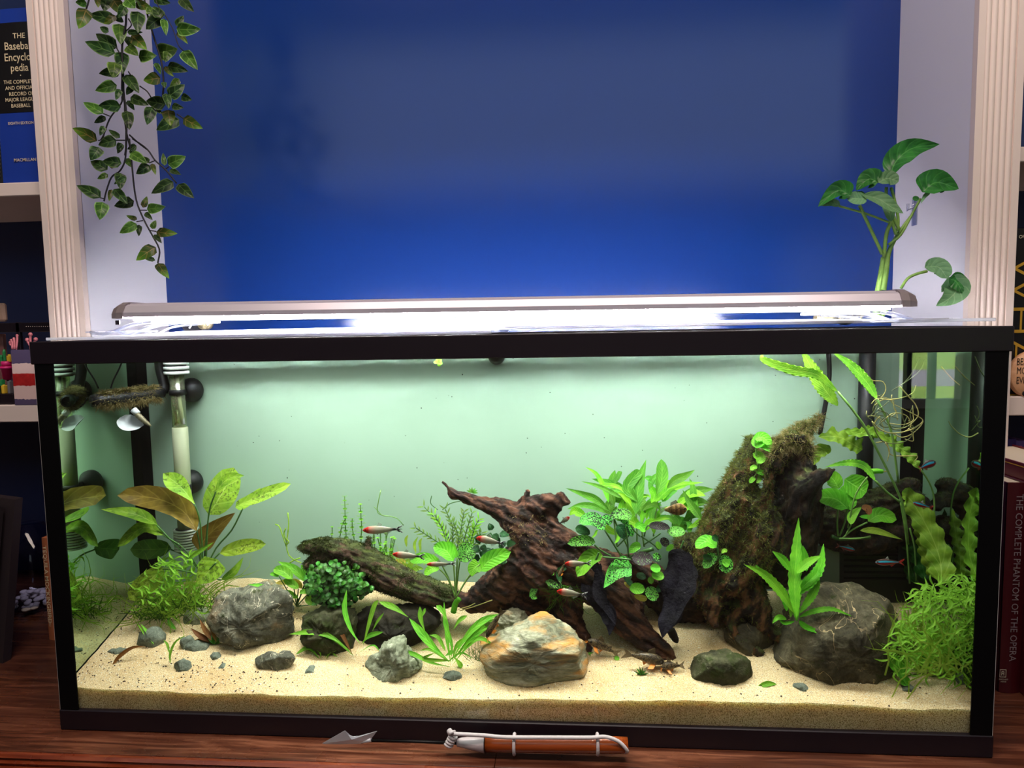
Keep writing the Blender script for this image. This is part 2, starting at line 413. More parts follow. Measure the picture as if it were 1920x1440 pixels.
# outdoors beyond the windows
M_grass=pbr('lawn_grass',(96,132,58),rough=.9,c2=(140,166,84),scale=3)
M_road=pbr('grey_road',(150,150,165),rough=.9)
struct(MB().box((-30,-60,-1.1),(30,-1.9,-1.0)).build('ground_lawn',M_grass))
struct(MB().box((-30,-21.0,-1.0),(30,-15.6,-.985)).build('ground_road',M_road))
tr=thing('garden_tree','tree on the lawn outside, mirrored softly in the blue wall','tree',(-3.6,-5.5,-1.0))
M_tl=pbr('tree_foliage',(40,60,30),rough=.8)
MB().tube([(-3.6,-5.5,-1),(-3.5,-5.5,1.5),(-3.4,-5.5,3.0)],[.14,.1,.05],8).build('trunk',pbr('tree_bark',(70,55,40),.9),tr,True)
tl=MB()
for i in range(1500):
    a=rnd.random()*6.28;r_=rnd.random()**.5*1.3;h=rnd.uniform(-1.2,1.2);c=np.array([-3.45+.8*r_*math.cos(a)*(1-abs(h)*.3),-5.5+r_*.6*math.sin(a),3.25+h])
    u=np.array([rnd.gauss(0,1) for _ in range(3)]);u/=np.linalg.norm(u);v=np.cross(u,(0,0,1.));v/=np.linalg.norm(v)
    tl.add([c-u*.09,c+v*.05,c+u*.09,c-v*.05],[(0,1,2,3)])
tl.build('foliage',M_tl,tr,kind='stuff')
# ================================================================ BUILT-IN: alcove, casings, shelves
XL,XR=-.768,.739; YC=.318; YB=.575; TOP=2.2
struct(MB().box((XL-.03,YB,-.02),(XR+.03,YB+.03,TOP)).build('wall_alcove_back',M_blue))
struct(MB().box((XL-.022,YC+.012,0),(XL,YB,TOP)).build('wall_alcove_left',M_white))
struct(MB().box((XR,YC+.012,0),(XR+.022,YB,TOP)).build('wall_alcove_right',M_white))
def casing(name,x0,x1):
    """fluted pilaster board: flat edges and rounded reeds between"""
    n=140;poly=[]
    for i in range(n+1):
        t=i/n;x=x0+(x1-x0)*t;y=YC
        if .16<t<.84:
            q=((t-.16)/.68*5)%1; y=YC+.0035-.0035*abs(math.sin(PI*q))**.6
        poly.append((x,y))
    poly+=[(x1,YC+.013),(x0,YC+.013)]
    n=len(poly);V=[(p[0],p[1],0.0) for p in poly]+[(p[0],p[1],TOP) for p in poly]
    Fc=[(i,(i+1)%n,(i+1)%n+n,i+n) for i in range(n)]+[tuple(range(n))[::-1],tuple(range(n,2*n))]
    return struct(MB().add(V,Fc).build(name,M_trim))
casing('trim_1',-.8365,XL); casing('trim_2',XR,.8095)
for sgn,x0,x1,nm in ((-1,-1.5,XL-.022,'left'),(1,XR+.022,1.4,'right')):
    struct(MB().box((x0,.60,0),(x1,.63,TOP)).build('wall_shelf_back_'+nm,M_bluem))
    fx=x0 if sgn<0 else x1
    struct(MB().box((min(fx,fx+.02*sgn),YC+.02,0),(max(fx,fx+.02*sgn),.60,TOP)).build('wall_shelf_side_'+nm,M_trim))
    for z0,z1,d in ((.382,.414,'lower'),(.793,.817,'upper')):
        o=MB().bbox((x0,.335,z0),(x1-(.0 if sgn<0 else 0),.60,z1),.0015).build('shelf_board',M_trim)
        w={('left','lower'):'cream painted shelf board left of the tank, under the toy cactus pot','':''}
        tag(o,{('left','lower'):'cream painted shelf board left of the tank, carrying the toy cacti',('left','upper'):'cream painted shelf board at upper left, under the blue spined book',
               ('right','lower'):'cream painted shelf board right of the tank, under the round wooden sign',('right','upper'):'cream painted shelf board at the top right, above the black book with yellow letters'}[(nm,d)],'shelf','shelf boards of the built-in')
# ---- counter of stained boards
ct=thing('countertop','red-brown stained wooden counter with a ridged front edge, under the fish tank','counter',(0,.25,-.03))
rows=[(-.048,.12,[-1.5,-.005,1.5]),(.12,.29,[-1.5,-.7,.75,1.5]),(.29,.46,[-1.5,.1,1.5]),(.46,.64,[-1.5,-.5,.6,1.5])]
for y0,y1,xs in rows:
    for a,b in zip(xs[:-1],xs[1:]): MB().bbox((a+.0003,y0+.0003,-.03),(b-.0003,y1-.0003,0),.0006).build('board',M_count,ct)
MB().prism([(-.048,-.001),(-.052,-.0015),(-.055,-.005),(-.053,-.008),(-.057,-.011),(-.055,-.015),(-.060,-.018),(-.060,-.024),(-.056,-.03),(-.048,-.03)],-1.5,1.5,ax=0).build('edge_moulding',M_edge,ct)
cb=thing('base_cabinet','white painted cabinet front just showing under the wooden counter','cabinet',(0,.3,FZ))
MB().box((-1.45,-.03,FZ),(1.45,.62,-.0305)).build('body',M_white,cb)
for i in range(6): MB().bbox((-1.43+i*.48,-.048,FZ+.08),(-1.43+i*.48+.46,-.0305,-.045),.003).build('door',M_white,cb)
# ================================================================ AQUARIUM
HW=.614;HT=.535;TD=.308
aq=thing('aquarium','long glass fish tank with black plastic rims, full of plants','aquarium',(0,TD/2,0))
def ringframe(name,x,y0,y1,z0,z1,t,lip):
    b=MB()
    b.bbox((-x,y0,z0),(x,y0+t,z1),.0012);b.bbox((-x,y1-t,z0),(x,y1,z1),.0012)
    b.bbox((-x,y0+t,z0),(-x+t,y1-t,z1),.0012);b.bbox((x-t,y0+t,z0),(x,y1-t,z1),.0012)
    return b.build(name,M_blk,aq)
ringframe('top_rim',HW,0,TD,HT-.031,HT-.001,.012,0)
ringframe('bottom_rim',HW-.003,0,TD,.0005,.029,.0125,0)
GX=.607
MB().box((-GX,.003,.02),(GX,.0055,HT-.012)).build('front_pane',M_glass,aq)
MB().box((-GX,TD-.006,.02),(GX,TD-.003,HT-.012)).build('rear_pane',M_glass,aq)
MB().box((-GX+.006,.006,.022),(GX-.006,TD-.012,.028)).build('floor_pane',M_glass,aq)
for s in (-1,1):
    b=MB();x0,x1=sorted((s*(GX-.001),s*(GX+.002)))
    b.box((x0,.0055,.02),(x1,TD-.006,HT-.012))
    fi=3 if s>0 else 5
    b.mi[-6+ (5 if s>0 else 3)]=1
    b.build('side_pane',[M_glass,M_mir],aq)
    # black silicone in the corners, glass edge with its gleam painted white
    xa,xb=sorted((s*(GX+.0022),s*.5835));MB().box((xa,-.0005 if False else .001,.028),(xb,.003,HT-.03)).build('corner_seal',M_blk2,aq)
    xa,xb=sorted((s*(GX+.0022),s*(GX+.0034)));MB().box((xa,.002,.028),(xb,.0055,HT-.03)).build('glass_edge',M_gedge,aq)
    xa,xb=sorted((s*(GX-.0012),s*.5895));MB().box((xa,BK-.0015,.03),(xb,BK,HT-.02)).build('corner_seal',M_blk2,aq)
MB().box((-GX+.0015,BK,.03),(GX-.0015,BK+.003,HT-.02)).build('backdrop',M_bd,aq,label='pale green sheet behind the water')
sk=MB()
for i in range(70):
    x=rnd.uniform(-.45,.55);zz=rnd.uniform(.2,.5);s=rnd.uniform(.0004,.0011);sk.ball((x,BK-.0004,zz),[s,.0003,s*rnd.uniform(.6,1.2)],6,4)
sk.build('algae_specks',pbr('dark_speck',(50,60,50),.8),aq,kind='stuff')
wt=tag(MB().box((-GX+.002,.0058,.032),(GX-.002,BK-.0003,HT-.022)).build('water',M_water),'clear greenish water filling the tank','water',kind='stuff')
# lid sheets
def lid(x0,x1,z,label):
    o=thing('lid_sheet',label,'lid',((x0+x1)/2,.15,z),'clear lid sheets on the tank')
    MB().bbox((x0,.012,z),(x1,.296,z+.004),.0008).build('panel',M_lid,o)
    b=MB()
    for i in range(2): b.box((x0+.002,.10+i*.09,z+.004),(x1-.002,.1025+i*.09,z+.0046))
    b.build('rib',M_lid,o)
    return o
l1=lid(-.60,-.005,HT,'left clear lid sheet lying on the tank rim under the lamp')
l2=lid(-.02,.60,HT+.0048,'right clear lid sheet overlapping the left one under the lamp')
M_strip=pbr('milky_plastic_strip',(235,236,245),rough=.35)
for o,L in ((l1,[(172,634),(240,629),(345,621),(600,615),(962,609)]),(l2,[(938,612),(965,606.5),(1240,602),(1500,599),(1660,597.5),(1740,601),(1800,606)])):
    yb=.135 if o is l1 else .131;top=[P(x,y,yb) for x,y in L];zb_=HT+(.0047 if o is l1 else .0095)
    poly=[(p[0],max(p[2],zb_+.0003)) for p in top];poly=[(poly[0][0],zb_)]+poly+[(poly[-1][0],zb_)]
    MB().prism(poly[::-1],yb,yb+.0022).build('hinge_strip',M_strip,o,label='milky white raised strip')
# ---- lamp across the tank
M_alu=pbr('brushed_aluminium',(200,194,204),rough=.35,metal=.3,bs=(200,.05,.0005))
M_alud=pbr('grey_end_cap',(136,126,128),rough=.45,metal=.2)
def emis(name,c,s):
    m,nt,out=newmat(name);e=N(nt,'Emission');e.inputs[0].default_value=(*c,1);e.inputs[1].default_value=s;nt.links.new(e.outputs[0],out.inputs[0]);return m
M_led=emis('diode_strip_light',(1.0,.97,1.0),LED)
M_clr=glassmat('clear_acrylic',(.88,.9,.96),f0=.12,rough=.05,k=2.2,diff=.1,dcol=(.8,.8,.95))
LY=.035;la=P(205,595,LY);lb=P(1722,572,LY)
lx0,lx1=la[0],lb[0];lz=(la[2]+lb[2])/2; zsl=(lb[2]-la[2])/(lx1-lx0)
lp=thing('tank_lamp','long slim silver aquarium lamp resting on clear legs over the tank','lamp',((lx0+lx1)/2,.125,HT+.009))
def sheared(b):
    b.V=[(v[0],v[1],v[2]+(v[0]-lx0)*zsl) for v in b.V];return b
z0=la[2];LO=.083-LY
hp=[(.083,z0+.000),(.083,z0+.006),(.089,z0+.015),(.094,z0+.0172),(.097,z0+.0165),(.1,z0+.019),(.155,z0+.019),(.165,z0+.015),(.17,z0+.006),(.17,z0+.0),(.164,z0+.0),(.164,z0+.0055),(.089,z0+.0055),(.089,z0+.0)]
hp=[(p[0]-LO,p[1]) for p in hp];b=MB();b.prism(hp,lx0+.018,lx1-.018,ax=0);sheared(b).build('housing',M_alu,lp)
for x0,x1 in ((lx0,lx0+.02),(lx1-.02,lx1)):
    b=MB();pp=[(.081,z0-.002),(.081,z0+.006),(.088,z0+.0165),(.098,z0+.0205),(.155,z0+.0205),(.168,z0+.016),(.172,z0+.006),(.172,z0-.002)];pp=[(p[0]-LO,p[1]) for p in pp]
    s=-1 if x0==lx0 else 1
    V=[]
    for xx,sc in ((x0 if s>0 else x1,1),(((x0+x1)/2),.98),((x1 if s>0 else x0)+s*.004,.72)):
        V.append([(xx,.126-LO+(p[0]-.126+LO)*sc,z0+(p[1]-z0)*sc) for p in pp])
    n=len(pp);b.add(sum(V,[]),[(i+k*n,(i+1)%n+k*n,(i+1)%n+(k+1)*n,i+(k+1)*n) for k in range(2) for i in range(n)]+[tuple(range(n)),tuple(range(2*n,3*n))])
    sheared(b).build('end_cap',M_alud,lp)
b=MB();b.box((lx0+.03,.0895-LO,z0-.0052),(lx1-.03,.1635-LO,z0+.005));b.mi[0]=1;sheared(b).build('diode_strip',[M_led,emis('diode_lens',(1,.98,1),6)],lp)
area('tank_lamp_light',((lx0+lx1)/2,.126-LO,(la[2]+lb[2])/2-.0075),(0,math.atan(-zsl)*-1*-1,0),lx1-lx0-.02,.05,LEDW,(1,.955,.87),spread=math.radians(118))
for s,xe in ((-1,lx0),(1,lx1)):
    b=MB()
    for y in (.092-LO,.155-LO):
        b.tube(spline([(xe-s*.10,y,z0-.006),(xe-s*.03,y,z0-.009),(xe+s*.012,y,z0-.022),(xe+s*.035,y,HT+.0105)],12),[.0022]*12,6)
        b.tube(spline([(xe-s*.09,y,z0-.010),(xe-s*.045,y,z0-.014),(xe-s*.02,y,z0-.024),(xe-s*.005,y,HT+.0105)],10),[.0016]*10,6)
        b.tube(spline([(xe-s*.04,y,z0-.008),(xe-s*.01,y,z0-.016),(xe+s*.013,y,HT+.0105)],10),[.0012]*10,6)
    b.bbox((xe-s*.115 if s>0 else xe+.115-.06,.088-LO,z0-.010),(xe-s*.055 if s>0 else xe+.115,.16-LO,z0-.006),.0005)
    b.bbox((xe-.02 if s>0 else xe-.04,.088-LO,HT+.0095),(xe+.04 if s>0 else xe+.02,.16-LO,HT+.0115),.0005)
    dz=(lx1-lx0)*zsl if s>0 else 0
    b.V=[(v[0],v[1],v[2]+(dz if v[2]>z0-.02 else 0)) for v in b.V]
    b.build('leg',M_clr,lp,True)
MB().bbox(P(220,609,.04)-np.array([.003,0,.0]),P(220,609,.04)+np.array([.003,.002,.006]),.0004).build('sticker',M_blk,lp)
# ================================================================ SAND
def sandmat(name,c1,c2,c3,dark,sss=0,sc=1100):
    m,nt,out=newmat(name);b=N(nt,'BsdfPrincipled');b.inputs['Roughness'].default_value=.85;b.inputs['Specular IOR Level'].default_value=.2
    f=nz(nt,sc,2,.8);col=ramp(nt,f,[(.36,rgb(dark)),(.44,rgb(c1)),(.52,rgb(c2)),(.68,rgb(c3))])
    g=nz(nt,11,3);col=mixc(nt,ramp(nt,g,[(.45,(0,0,0)),(.8,(.5,.5,.5))]),col,rgb((214,176,120)),'MULTIPLY')
    nt.links.new(col,b.inputs[0]);nt.links.new(bump(nt,f,.7,.0009),b.inputs['Normal']);nt.links.new(b.outputs[0],out.inputs[0])
    if sss: b.inputs['Subsurface Weight'].default_value=sss;b.inputs['Subsurface Radius'].default_value=(1,.85,.6);b.inputs['Subsurface Scale'].default_value=.03
    return m
M_sand=sandmat('pale_tan_sand',(212,184,134),(236,212,164),(250,236,204),(150,118,80))
M_sandf=sandmat('sand_pressed_to_glass',(196,176,124),(224,206,156),(248,238,204),(112,92,56),.8,750)
nx,ny=300,70;V=[];Fc=[]
for j in range(ny+1):
    for i in range(nx+1):
        x=-.6045+1.209*i/nx;y=.0062+(BK-.0005-.0062)*j/ny;V.append((x,y,ground(x,y)))
for j in range(ny):
    for i in range(nx): a=j*(nx+1)+i;Fc.append((a,a+1,a+nx+2,a+nx+1))
sd=MB().add(V,Fc)
# the cut face against the front glass
V=[];Fc=[]
for i in range(nx+1): x=-.6045+1.209*i/nx;V+=[(x,.0062,.029),(x,.0062,ground(x,.0062))]
for i in range(nx): Fc.append((2*i,2*i+2,2*i+3,2*i+1))
sd.add(V,Fc,None,1)
sand=sd.build('sand_bed',[M_sand,M_sandf],None,True)
tag(sand,'pale tan sand bed covering the tank floor, banked up to the back','sand',kind='stuff')
# loose grains and dark crumbs on top
def grains(name,n,mat,s0,s1,label,cat,xr=(-.6,.6),yr=(.008,.2),dens=None):
    g=MB();k=0
    while k<n:
        x=rnd.uniform(*xr);y=rnd.uniform(*yr)
        if dens and rnd.random()>dens(x,y): continue
        k+=1;z=ground(x,y)+s0*.3;s=rnd.uniform(s0,s1);a=rnd.random()*6.28;e=rnd.uniform(.5,1.6)
        c,d=math.cos(a),math.sin(a)
        g.add([(x+s*e*c,y+s*e*d,z),(x-s*d,y+s*c,z),(x-s*e*c,y-s*e*d,z),(x+s*d,y-s*c,z),(x,y,z+s*.9)],[(0,1,4),(1,2,4),(2,3,4),(3,0,4)])
    return tag(g.build(name,mat),label,cat,kind='stuff')
M_gr=pbr('light_sand_grain',(250,240,214),.8);M_crumb=pbr('dark_crumb',(52,34,20),.9)
grains('sand_grains',9000,M_gr,.0005,.0011,'coarse pale grains scattered over the tan sand','sand',dens=lambda x,y:1-.6*min(1,y/.1))
grains('plant_crumbs',900,M_crumb,.0004,.0016,'dark plant crumbs strewn over the sand, thickest at the left','debris',dens=lambda x,y:(1 if x<-.3 else .18)*(1 if y<.06 else .4))
# ================================================================ ROCKS
def rockmat(name,c1,c2,c3,vein=None,sc=40,st_=(1,1,1),moss=0,rl=.56,bsc=90,bst=.8,rust=None,vw=.02):
    m,nt,out=newmat(name);b=N(nt,'BsdfPrincipled');b.inputs['Roughness'].default_value=.75;b.inputs['Specular IOR Level'].default_value=.25
    f=nz(nt,sc,9,.68,st_,1.0);col=ramp(nt,f,[(.3,rgb(c1)),(.5,rgb(c2)),(.68,rgb(c3))])
    fine=nz(nt,sc*9,3,.7,st_);col=mixc(nt,.5,col,ramp(nt,fine,[(.3,(.25,.25,.25)),(.7,(1,1,1))]),'MULTIPLY')
    if rust: col=mixc(nt,ramp(nt,nz(nt,sc*.45,4,.6,st_),[(rl,(0,0,0)),(rl+.12,(.9,.9,.9))]),col,rgb(rust))
    if vein:
        w=nz(nt,sc*.45,3,.5,None,2.2);k=math_(nt,'LESS_THAN',math_(nt,'ABSOLUTE',math_(nt,'SUBTRACT',w,.5)),vw*.5)
        k=math_(nt,'MULTIPLY',k,ramp(nt,nz(nt,sc*.8,2),[(.4,(0,0,0)),(.55,(1,1,1))]));col=mixc(nt,k,col,rgb(vein))
    if moss:
        k=ramp(nt,nz(nt,55,5,.7),[(.62-moss*.3,(0,0,0)),(.72-moss*.3,(1,1,1))]);col=mixc(nt,k,col,rgb((52,62,22)))
    nt.links.new(col,b.inputs[0]);n1=bump(nt,nz(nt,bsc,8,.7,st_,.6),bst,.004);nt.links.new(bump(nt,fine,.35,.001,n1),b.inputs['Normal'])
    nt.links.new(b.outputs[0],out.inputs[0]);return m
def inflate(outline,Y,depth,nphi=34,nth=110,amp=.004,nsc=28,st_=(1,1,1),p=.62,facet=.0,seed=0,back=.6,cuts=26,ridge=.5):
    pts=[P(x,y,Y) for x,y in outline];c=sum(pts)/len(pts)
    A=[];
    for q in pts: A.append((math.atan2(q[2]-c[2],q[0]-c[0]),math.hypot(q[0]-c[0],q[2]-c[2])))
    A.sort();an=[a for a,_ in A];rr=[r for _,r in A];an=[an[-1]-2*PI]+an+[an[0]+2*PI];rr=[rr[-1]]+rr+[rr[0]]
    V=[];Fc=[];rm=sum(rr)/len(rr)*.9
    for i in range(nphi+1):
        u_=2*i/nphi-1;cr=min(1,math.sin((1-abs(u_))*PI/2));dy=math.sqrt(max(0,1-cr**(2/p)))*(1 if u_>0 else -1);dy=(abs(dy)**.85)*(1 if dy>0 else -1)*depth*(back if dy>0 else 1)
        for j in range(nth):
            a=-PI+2*PI*j/nth;r=(rm+(float(np.interp(a,an,rr))-rm)*min(1,cr*1.15))*cr
            v=Vector((c[0]+r*math.cos(a),c[1]+dy,c[2]+r*math.sin(a)))
            V.append(v)
    # broken faces: slice the lump with random planes
    import random as _r;rr_=_r.Random(int(seed*31+len(outline)*7+abs(c[0])*1000));A_=np.array([tuple(v) for v in V])-c
    for k in range(cuts):
        n_=np.array([rr_.gauss(0,1),rr_.gauss(0,1)-.6,rr_.gauss(0,.8)+.15]);n_/=np.linalg.norm(n_);s_=A_@n_;mx=s_.max()*rr_.uniform(.80,.96)
        q_=np.maximum(s_-mx,0);A_=A_-np.outer(q_*.97,n_)
    O_=np.array([tuple(v) for v in V])-c
    for ax in (0,2):
        for sg in (1,-1):
            m0=(O_[:,ax]*sg).max();m1=(A_[:,ax]*sg).max();kk_=A_[:,ax]*sg>0;A_[kk_,ax]*=m0/m1
    V0=A_+c;V=[]
    if 1:
        for v in V0:
            v=Vector(v);d=(v-Vector(c));L=d.length;d=d/(L+1e-9)
            q=Vector((v.x*nsc*st_[0]+seed,v.y*nsc*st_[1],v.z*nsc*st_[2]))
            k=noise.fractal(q,.6,2.1,5)*amp*.6+(.35-abs(noise.noise(q*1.9)))*amp*ridge*1.6-abs(noise.noise(q*5.5))*amp*.55+noise.noise(q*14)*amp*.16
            if facet:
                dd,_=noise.voronoi(q*.55);k+=(dd[1]-dd[0])*facet-facet*.5
            V.append(tuple(v+d*k))
    Fc=[(i*nth+j,i*nth+(j+1)%nth,(i+1)*nth+(j+1)%nth,(i+1)*nth+j) for i in range(nphi) for j in range(nth)]
    return V,Fc
def rock(outline,base,depth,mat,label,name='rock',back=.6,**k):
    g=G(*base);Y=min(g[1]+depth*.85,BK-depth*back-.002);V,Fc=inflate(outline,Y,depth,back=back,**k)
    V=[(min(.603,max(-.603,v[0])),min(BK-.001,max(.0075,v[1])),v[2]) for v in V]
    o=MB().add(V,Fc).build(name,mat,None,True);return tag(o,label,'rock')
R_grey=rockmat('grey_veined_stone',(70,72,62),(120,120,104),(176,172,148),vein=(232,222,196),moss=.16,rust=(176,146,112),vw=.012)
R_slate=rockmat('dark_slate_stone',(50,47,38),(94,88,68),(140,130,102),vein=(196,170,128),sc=26,rust=(120,84,42),moss=.14,vw=.010)
R_blk=rockmat('near_black_rock',(22,20,16),(44,40,30),(74,66,50),sc=30,moss=.12)  # stone colour darkened to carry the shade under the log
R_cream=rockmat('layered_cream_stone',(104,106,84),(172,172,142),(226,222,200),sc=34,st_=(.5,1,2.2),rust=(206,144,62),bsc=60,bst=1.0,rl=.49)
R_olive=rockmat('mossy_dark_stone',(44,44,30),(74,74,50),(104,104,74),moss=.45)
R_pale=rockmat('pale_crusted_stone',(110,116,92),(166,172,144),(210,212,186),moss=.16,sc=70)
R_peb=rockmat('grey_green_pebble',(96,104,92),(130,140,124),(170,176,156),sc=60)
def z(x0,y0,s,L): return [(x0+a/s,y0+b/s) for a,b in L]
rock([(390,1165),(384,1150),(400,1138),(420,1118),(450,1104),(478,1094),(510,1096),(535,1108),(552,1135),(556,1160),(545,1185),(520,1205),(490,1220),(468,1226),(450,1215),(430,1196),(405,1182)],(470,1224),.040,R_grey,'large grey veined rock at the left of the sand','rock',facet=.008,amp=.005)
rock([(486,1098),(500,1090),(520,1092),(530,1102),(522,1114),(496,1114)],(505,1118),.012,R_cream,'pinkish tan rock peeking out on top behind the large grey rock')
rock(z(820,850,3.2,[(250,1120),(255,1200),(290,1290),(360,1350),(450,1385),(540,1398),(660,1385),(800,1360),(895,1330),(912,1240),(905,1170),(850,1120),(810,1060),(700,1000),(620,965),(545,985),(500,1030),(400,1070),(330,1110)]),(1000,1284),.042,R_cream,'big cream and rust layered rock in front of the driftwood',facet=.006,amp=.004,nsc=32,st_=(.6,1,2.2),nphi=46,nth=150,p=.5,cuts=11,seed=5)
rock(z(820,850,3.2,[(290,1120),(330,1010),(380,950),(450,928),(530,930),(548,960),(540,1000),(480,1060),(420,1110),(350,1150)]),(950,1225),.022,R_cream,'smaller layered rock leaning behind the big cream rock',facet=.004,nsc=36,st_=(.6,1,2.2))
rock(z(820,850,3.2,[(450,895),(530,895),(545,915),(530,935),(470,930)]),(970,1160),.012,R_olive,'small green stone chip tucked above the two layered rocks')
rock(z(820,850,3.2,[(550,915),(600,920),(650,950),(640,975),(560,980),(545,950)]),(1005,1165),.012,R_olive,'dark flat stone chip right of the green chip behind the cream rock')
rock(z(500,880,3.428,[(620,1290),(650,1220),(720,1180),(770,1130),(820,1085),(860,1078),(885,1100),(895,1150),(940,1200),(1000,1230),(1020,1280),(990,1330),(900,1360),(780,1368),(680,1368),(630,1340)]),(725,1279),.028,R_pale,'pale crusted rock with a pointed top in the front centre-left',facet=.007,amp=.005,nsc=40)
rock([(1292,1262),(1296,1245),(1312,1232),(1330,1226),(1372,1228),(1395,1238),(1408,1256),(1410,1272),(1398,1281),(1360,1284),(1310,1282),(1295,1274)],(1350,1284),.024,R_olive,'low dark mossy rock standing alone right of centre',amp=.003)
rock(z(1250,760,2.667,[(520,1180),(520,1270),(610,1340),(700,1380),(800,1400),(960,1413),(1060,1400),(1150,1360),(1220,1310),(1235,1240),(1210,1150),(1170,1060),(1100,1000),(1000,940),(900,895),(800,895),(720,940),(640,1020),(560,1100)]),(1600,1284),.052,R_slate,'broad dark slate boulder with pale veins at the right',facet=.009,amp=.005,nsc=20,nphi=46,nth=150,p=.5,cuts=34)
rock(z(1250,760,2.667,[(280,1150),(320,1090),(400,1080),(500,1110),(540,1160),(530,1230),(480,1250),(400,1235),(330,1190)]),(1420,1230),.026,R_slate,'flat brown slate rock left of the broad boulder',amp=.003)
rock(z(500,880,3.428,[(235,960),(260,920),(340,900),(430,905),(520,880),(560,900),(580,1000),(560,1100),(540,1180),(450,1210),(330,1200),(260,1160),(240,1080)]),(620,1232),.03,R_olive,'dark mossy rock below the round-leaved bush, left of the root end',amp=.006)
rock(z(500,880,3.428,[(560,990),(590,930),(700,890),(800,880),(930,880),(1050,880),(1110,920),(1110,1050),(1050,1180),(950,1190),(760,1160),(640,1190),(570,1100)]),(760,1218),.034,R_blk,'block of rock holding up the mossy log, shade painted into its dark colour',amp=.006)
rock([(478,1250),(486,1240),(520,1228),(550,1224),(556,1232),(545,1244),(515,1252),(492,1258)],(510,1256),.010,R_grey,'flat grey slab half sunk in the sand before the large grey rock',amp=.002)
Pb=[((370,1156,32,16),'whitish pebble with a green sprig, up the slope at left'),((285,1196,30,20),'grey stone under the yellow-green sprout at left'),((352,1205,14,14),'pale stone chip beside the reddish grass'),((370,1214,28,10),'low grey stone at the foot of the large grey rock, by the tuft'),((343,1250,17,13),'dark grey triangular pebble on the open sand'),((405,1231,11,8),'small round pebble in front of the reddish tuft'),((222,1222,18,6),'teal flat pebble sunk by the left glass'),((420,1250,18,4),'pale buried pebble below the small round one'),((848,1268,20,9),'grey pebble at the root of the fresh green sprout'),((1500,1290,18,8),'blue-grey chip in the sand before the boulder'),((585,1258,28,6),'long buried grey stone left of the pointed rock'),((1700,1290,16,9),'pale grey stone by the stray seedling at right'),((1800,1272,14,14),'green-grey stone against the right glass')]
for k,((cx,cy,w,h),lb_) in enumerate(Pb):
    ol=[(cx+w*math.cos(a)*rnd.uniform(.8,1.1),cy-h*math.sin(a)*rnd.uniform(.8,1.1)) for a in [i*PI/5 for i in range(10)]]
    o=rock(ol,(cx,cy+h*.9),.010 if w<25 else .015,R_peb if k not in(0,) else R_pale,lb_,'pebble',nphi=14,nth=34,cuts=14,amp=.0022,seed=k*3,nsc=60);o['category']='pebble';o['group']='small stones in the sand'
# ================================================================ DRIFTWOOD
def woodrockmat(name,c1,c2,c3,moss=0.,st_=(1,1,1)):
    m,nt,out=newmat(name);b=N(nt,'BsdfPrincipled');b.inputs['Roughness'].default_value=.6;b.inputs['Specular IOR Level'].default_value=.3
    at=N(nt,'Attribute',attribute_name='grain');f=math_(nt,'ADD',math_(nt,'MULTIPLY',at.outputs['Fac'],.7),math_(nt,'MULTIPLY',nz(nt,70,6,.7),.3));col=ramp(nt,f,[(.36,rgb(c1)),(.5,rgb(c2)),(.66,rgb(c3))])
    if moss:
        ge=N(nt,'NewGeometry');sx=N(nt,'SeparateXYZ');nt.links.new(ge.outputs['Normal'],sx.inputs[0])
        k=math_(nt,'ADD',math_(nt,'MULTIPLY',sx.outputs[2],.35),nz(nt,28,5,.7));k=ramp(nt,k,[(.80-moss,(0,0,0)),(.95-moss,(1,1,1))])
        col=mixc(nt,k,col,ramp(nt,nz(nt,90,4),[(.35,rgb((34,40,12))),(.65,rgb((78,86,34)))]))
    nt.links.new(col,b.inputs[0]);n1=bump(nt,nz(nt,60,8,.75,st_,1.0),.9,.004);nt.links.new(bump(nt,nz(nt,420,3,.7,st_),.5,.001,n1),b.inputs['Normal'])
    nt.links.new(b.outputs[0],out.inputs[0]);return m
M_dw=woodrockmat('dark_red_driftwood',(26,14,9),(62,34,24),(106,68,49),st_=(.6,1,2.4))
M_dwm=woodrockmat('mossy_driftwood',(20,12,7),(66,42,26),(130,88,56),moss=.22,st_=(.8,1,1.8))
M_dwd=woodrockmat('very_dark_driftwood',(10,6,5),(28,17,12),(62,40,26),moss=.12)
M_log=woodrockmat('mossy_log_wood',(40,26,18),(88,64,52),(128,98,84),moss=.22,st_=(1.2,1,1.2))
